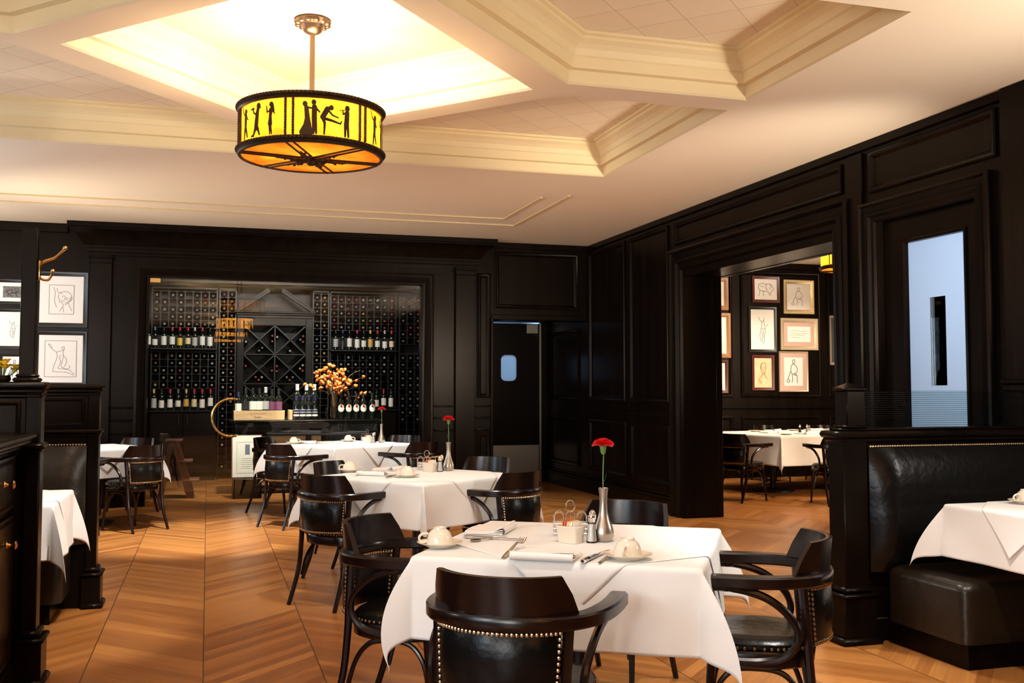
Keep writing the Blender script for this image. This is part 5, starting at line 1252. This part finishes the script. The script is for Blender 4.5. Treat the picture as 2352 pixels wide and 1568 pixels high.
for sgn in (-1, 1):
    xe = .945 + sgn * .58; xi = .945 + sgn * .085
    pts = [(xe, 2.455), (xe - sgn * .06, 2.455), (xi, 2.74), (xi, 2.80)]
    b.prism(pts if sgn < 0 else pts[::-1], lambda u, v, h: (u, h, v), YR - .13, YR - .02)
    b.prism([(xe - sgn * .03, 2.47), (xe - sgn * .005, 2.47), (xi, 2.815), (xi, 2.79)], lambda u, v, h: (u, h, v), YR - .16, YR - .02)
at(b, O).obj('pediment', 'cabwood', t)
for xa, z0 in ((.50, 1.83), (.95, 1.83), (.50, 1.395), (.95, 1.395)):
    w_, h_ = .44, .42
    for (u, v, q) in ((.5, .09, 1), (.40, .19, .7), (.60, .19, .7), (.93, .42, .6), (.93, .62, .6), (.07, .40, .6), (.07, .58, .6), (.84, .50, .35)):
        if rnd.random() < q: put(xa + w_ * u, z0 + h_ * v + .012, rnd.choice(['c_red', 'c_red', 'c_grey', 'c_white', 'c_cream']), 'crossed bins of the cellar cabinet')
# console table
O = (1.23, 13.42, 0); t = thing('console_table', 'long dark console table in the cellar carrying crates, bottles and flowers', 'table', O)
b = B(); b.box(.27, 2.18, 13.08, 13.80, .895, .918, .006); b.box(.30, 2.15, 13.11, 13.77, .87, .895, .008); at(b, O).obj('tabletop', 'cabwood', t)
b = B(); b.box(.33, 2.12, 13.14, 13.74, .72, .87, .004); b.box(.31, 2.14, 13.12, 13.76, .745, .765, .006); at(b, O).obj('apron', 'cabwood', t)
for x in (.36, 1.24, 2.05):
    for y in (13.20, 13.66): at(B().box(x - .035, x + .035, y - .035, y + .035, .02, .72, .006), O).obj('leg', 'cabwood', t)
at(B().box(.33, 2.12, 13.16, 13.74, .54, .57, .004), O).obj('lower_shelf', 'cabwood', t)
at(B().box(.31, 2.14, 13.14, 13.74, 0, .05, .006), O).obj('base', 'cabwood', t)
def text_mesh(body, size, name, parent, loc, key='cratetext', italic=False):
    cu = bpy.data.curves.new(name, 'FONT'); cu.body = body; cu.size = size; cu.align_x = 'CENTER'; cu.align_y = 'CENTER'; cu.extrude = .0004; cu.shear = .25 if italic else 0
    o = bpy.data.objects.new('tmp', cu); COL.objects.link(o); bpy.context.view_layer.update()
    me = bpy.data.meshes.new_from_object(o.evaluated_get(bpy.context.evaluated_depsgraph_get())); bpy.data.objects.remove(o)
    me.materials.clear(); me.materials.append(M[key]); q = bpy.data.objects.new(name, me); COL.objects.link(q); q.parent = parent; q.location = loc; q.rotation_euler = (PI / 2, 0, 0); return q
def crate(x0, x1, y0, y1, z, h_, label, lines):
    c_ = ((x0 + x1) / 2, (y0 + y1) / 2, z); t = thing('wooden_crate', label, 'crate', c_, 0, 'pine wine crates'); b = B(); k = .012
    b.box(x0, x1, y0, y0 + k, z, z + h_, .002); b.box(x0, x1, y1 - k, y1, z, z + h_, .002); b.box(x0, x0 + k, y0 + k, y1 - k, z, z + h_); b.box(x1 - k, x1, y0 + k, y1 - k, z, z + h_); b.box(x0 + k, x1 - k, y0 + k, y1 - k, z, z + k)
    at(b, c_).obj('crate_box', 'crate', t)
    for body, size, dx, dz, it in lines: text_mesh(body, size, 'lettering', t, (dx, y0 - c_[1] - .0006, dz), italic=it)
crate(.318, .943, 13.22, 13.46, .919, .118, 'open pine crate with burnt lettering holding bottles on the console table', (('H I L L S I D E   S E L E C T', .019, -.02, .082, False), ('The', .013, -.10, .060, True), ('Shafer', .036, -.02, .036, True)))
crate(.74, 1.40, 13.20, 13.44, .571, .145, 'pine crate with lettering on the lower shelf of the console table', (('HILLSIDE   SELECT', .024, .05, .10, False), ('Shafer', .034, .0, .045, True)))
for i, (x, cap, lb, s_) in enumerate(((.375, 'c_blue', 'c_white', 1.12), (.465, 'c_black', 'c_black', 1.30), (.552, 'c_black', 'c_white', 1.28), (.634, 'c_black', 'c_white', 1.28), (.712, 'c_silver', 'c_grey', 1.33), (.79, 'c_black', 'purple', 1.25), (.873, 'c_black', 'purple', 1.25))):
    bottle(x, 13.34, .932, cap, lb, '%s from the left in the open pine crate, %s label' % (ORD[i], nice[lb]), 'bottles in the open pine crate', s_, sizes=(.09, .175 if i != 4 else .17, 72))
for i, x in enumerate((1.085, 1.165, 1.245, 1.322)):
    o = bottle(x, 13.22, .919, 'c_blue', 'c_white', '%s from the left of four console bottles with pictured labels' % ORD[i], 'bottles with pictured labels', 1.0, sizes=(.045, .13, 74))
    me = lab_mesh(.100, .126, 70, 'c_blue'); q = bpy.data.objects.new('label_picture', me); COL.objects.link(q); q.parent = o; q.scale = (1.012, 1.012, 1)
    me = lab_mesh(.070, .092, 70, 'c_black'); q = bpy.data.objects.new('label_band', me); COL.objects.link(q); q.parent = o; q.scale = (1.012, 1.012, 1)
for i, (x, y) in enumerate(((1.12, 13.5), (1.24, 13.52), (1.34, 13.5))): bottle(x, y, .919, 'c_silver', 'c_black', '%s from the left of the tall silver capped bottles on the console' % ORD[i], 'tall bottles at the back of the console', 1.5)
B0 = B().box(-.02, .02, -.13, .13, 0, .125, .002).obj('slim_wooden_box', 'crate'); B0.location = (1.015, 13.28, .919); tag(B0, 'slim pine box standing on edge left of the four pictured bottles', 'box')
ser = []
for i, x in enumerate((1.655, 1.755, 1.852, 1.945, 2.06)):
    o = bottle(x, 13.24, .919, 'c_black', 'c_white', '%s from the left of five bottles with round labels and red seals' % ORD[i], 'bottles with round white labels', 1.12, sizes=(.1, .1001, 1))
    b = B(); ov = [(.041 * math.cos(2 * PI * k / 20), .038 * math.sin(2 * PI * k / 20) * (1.0 if math.sin(2 * PI * k / 20) < 0 else 1.25)) for k in range(20)]
    cyl = lambda u, v, h: ((.0376 + h) * math.sin(u / .0376), -(.0376 + h) * math.cos(u / .0376), .125 + v); b.loops([[cyl(u * k_, v * k_, .0008) for u, v in ov] for k_ in (1, .8, .6, .4, .2, .02)], True, False, True); b.obj('round_label', 'c_white', o)
    b = B(); b.loops([[cyl(.013 * k_ * math.cos(2 * PI * k / 16), .030 + .015 * k_ * math.sin(2 * PI * k / 16), h_) for k in range(16)] for k_, h_ in ((1, 0), (1, .003), (.6, .004), (.05, .004))], True, False, True); b.obj('wax_seal', 'wax', o)
def build_goblet():
    t = thing('wine_glass', 'x', 'glass')
    B().lathe([(.034, 0), (.034, .002), (.006, .006), (.0045, .02), (.0045, .10), (.008, .106), (.04, .13), (.052, .165), (.048, .20), (.037, .225), (.0365, .225), (.047, .20), (.051, .165), (.039, .131), (.004, .108)], 28, cap1=False).obj('bowl_and_stem', 'clearglass', t); return t
place('goblet', build_goblet, (1.72, 13.42, .919), 0, 'balloon wine glass behind the first dark seal bottles on the console', 'wine glasses on the console')
place('goblet', None, (2.02, 13.46, .919), 0, 'balloon wine glass at the right back of the console', 'wine glasses on the console')
o = B().lathe([(.022, 0), (.024, .004), (.027, .16), (.0255, .16), (.022, .012), (.002, .010)], 20).obj('tumbler', 'clearglass'); o.location = (1.47, 13.20, .919); tag(o, 'slim clear tumbler left of the flower vase on the console', 'glass')
# dried flowers in a glass cylinder
VX, VY = 1.575, 13.30; t = thing('cylinder_vase', 'tall clear glass cylinder vase holding orange seed pods on the console', 'vase', (VX, VY, .919))
B().lathe([(.052, 0), (.060, .004), (.068, .33), (.066, .33), (.056, .02), (.002, .016)], 32).obj('glass_cylinder', 'clearglass', t)
t = thing('seed_pod_arrangement', 'spray of orange dried seed pods in the tall glass vase', 'dried flowers', (VX, VY, .94)); rnd = random.Random(5)
pod = B().lathe([(.002, -.022), (.012, -.014), (.0175, 0), (.014, .013), (.005, .024), (.001, .030)], 9); pods = []; pod_me = pod.mesh('seed_pod'); pod_me.materials.append(M['pod'])
n_p = 0
for k in range(26):
    a = rnd.uniform(0, 2 * PI); spread = rnd.uniform(.08, .42); hgt = rnd.uniform(.36, .70) - .35 * max(0, spread - .2)
    ex, ey = spread * math.cos(a), spread * math.sin(a) * .6
    P = cat_rom([(ex * .04, ey * .04, .0), (ex * .14, ey * .14, .28), (ex * .55, ey * .55, hgt * .86), (ex, ey, hgt)], 6)
    B().tube(P, .0022, 5, r2=.0013).obj('twig', 'twig', t)
    for j in range(4):
        if n_p >= 100: break
        p = P[max(6, len(P) - 1 - int(j * rnd.uniform(1.6, 3.6)))]; q = bpy.data.objects.new('seed_pod', pod_me); COL.objects.link(q); q.parent = t; n_p += 1
        s_ = rnd.uniform(1.0, 1.5); q.location = p + Vector((rnd.uniform(-.05, .05), rnd.uniform(-.04, .04), rnd.uniform(-.05, .03))) * (1 if j else 0); q.scale = (s_, s_, s_); q.rotation_euler = (rnd.uniform(-1.4, 1.4), rnd.uniform(-1.4, 1.4), rnd.uniform(0, 6))
# certificate board below the console and its plinth
o = B().box(-.17, .17, -.17, .17, 0, .235, .006).obj('low_plinth', 'cabwood'); o.location = (.47, 12.78, 0); tag(o, 'low dark plinth under the leaning certificate board', 'plinth')
t = thing('certificate_board', 'pale certificate poster leaning against the console table in the cellar', 'poster', (.47, 12.72, .236)); t.rotation_euler = (R(-24), 0, 0)
B().box(-.185, .185, -.004, .02, 0, .56, .003).obj('backing_board', 'redbrown', t)
f3 = lambda u, v, h: (u, -.004 - h, v)
B().poly([f3(-.17, .012, .002), f3(.17, .012, .002), f3(.17, .548, .002), f3(-.17, .548, .002)]).obj('sheet', 'poster', t)
b = B(); b.rframe(f3, -.12, .12, .06, .46, [(0, .003), (.003, .003)]);
for k in range(6): ribbon(b, [(-.06 - .01 * (k % 2), .25 - .025 * k), (.06 + .01 * (k % 2), .25 - .025 * k)], .003, f3, .003)
b.obj('ruled_border', 'softink', t)
B().poly([f3(-.02, .30, .003), f3(.035, .30, .003), f3(.035, .43, .003), f3(-.02, .43, .003)]).obj('picture_patch', 'c_bluegrey', t)
# step stool behind the hinged door
O = (-.28, 13.0, 0); t = thing('step_stool', 'red brown wooden step stool behind the glass door', 'step stool', O); M['stool'] = M['redbrown']
for y in (12.86, 13.20):
    b = B(); pts = [(-.02, .70), (-.10, .70), (-.02, .0), (.08, .0)]
    b.prism([(-.11, .68), (-.03, .68), (.13, .16), (.16, .04), (.15, 0), (.08, 0), (.05, .10)], lambda u, v, h: (u - .02, h, v), y, y + .024); at(b, (0, O[1], 0)).obj('side_stringer', 'redbrown', t)
    b = B(); b.prism([(-.26, 0), (-.20, 0), (-.09, .66), (-.14, .66)], lambda u, v, h: (u - .02, h, v), y, y + .024); at(b, (0, O[1], 0)).obj('back_leg', 'redbrown', t)
for z, xa, xb in ((.68, -.20, .0), (.43, -.04, .12), (.20, .02, .20)):
    b = B().box(xa, xb, 12.84, 13.24, z, z + .022, .004); at(b, (0, O[1], 0)).obj('tread', 'redbrown', t)
# round table with dark cloth is left out: only its mirror image shows in the glass
# ------------------------------------------------------------------ the end
for o in bpy.data.objects:
    if o.type == 'MESH' and o.parent is None and 'kind' not in o and 'label' not in o: print('UNTAGGED', o.name)
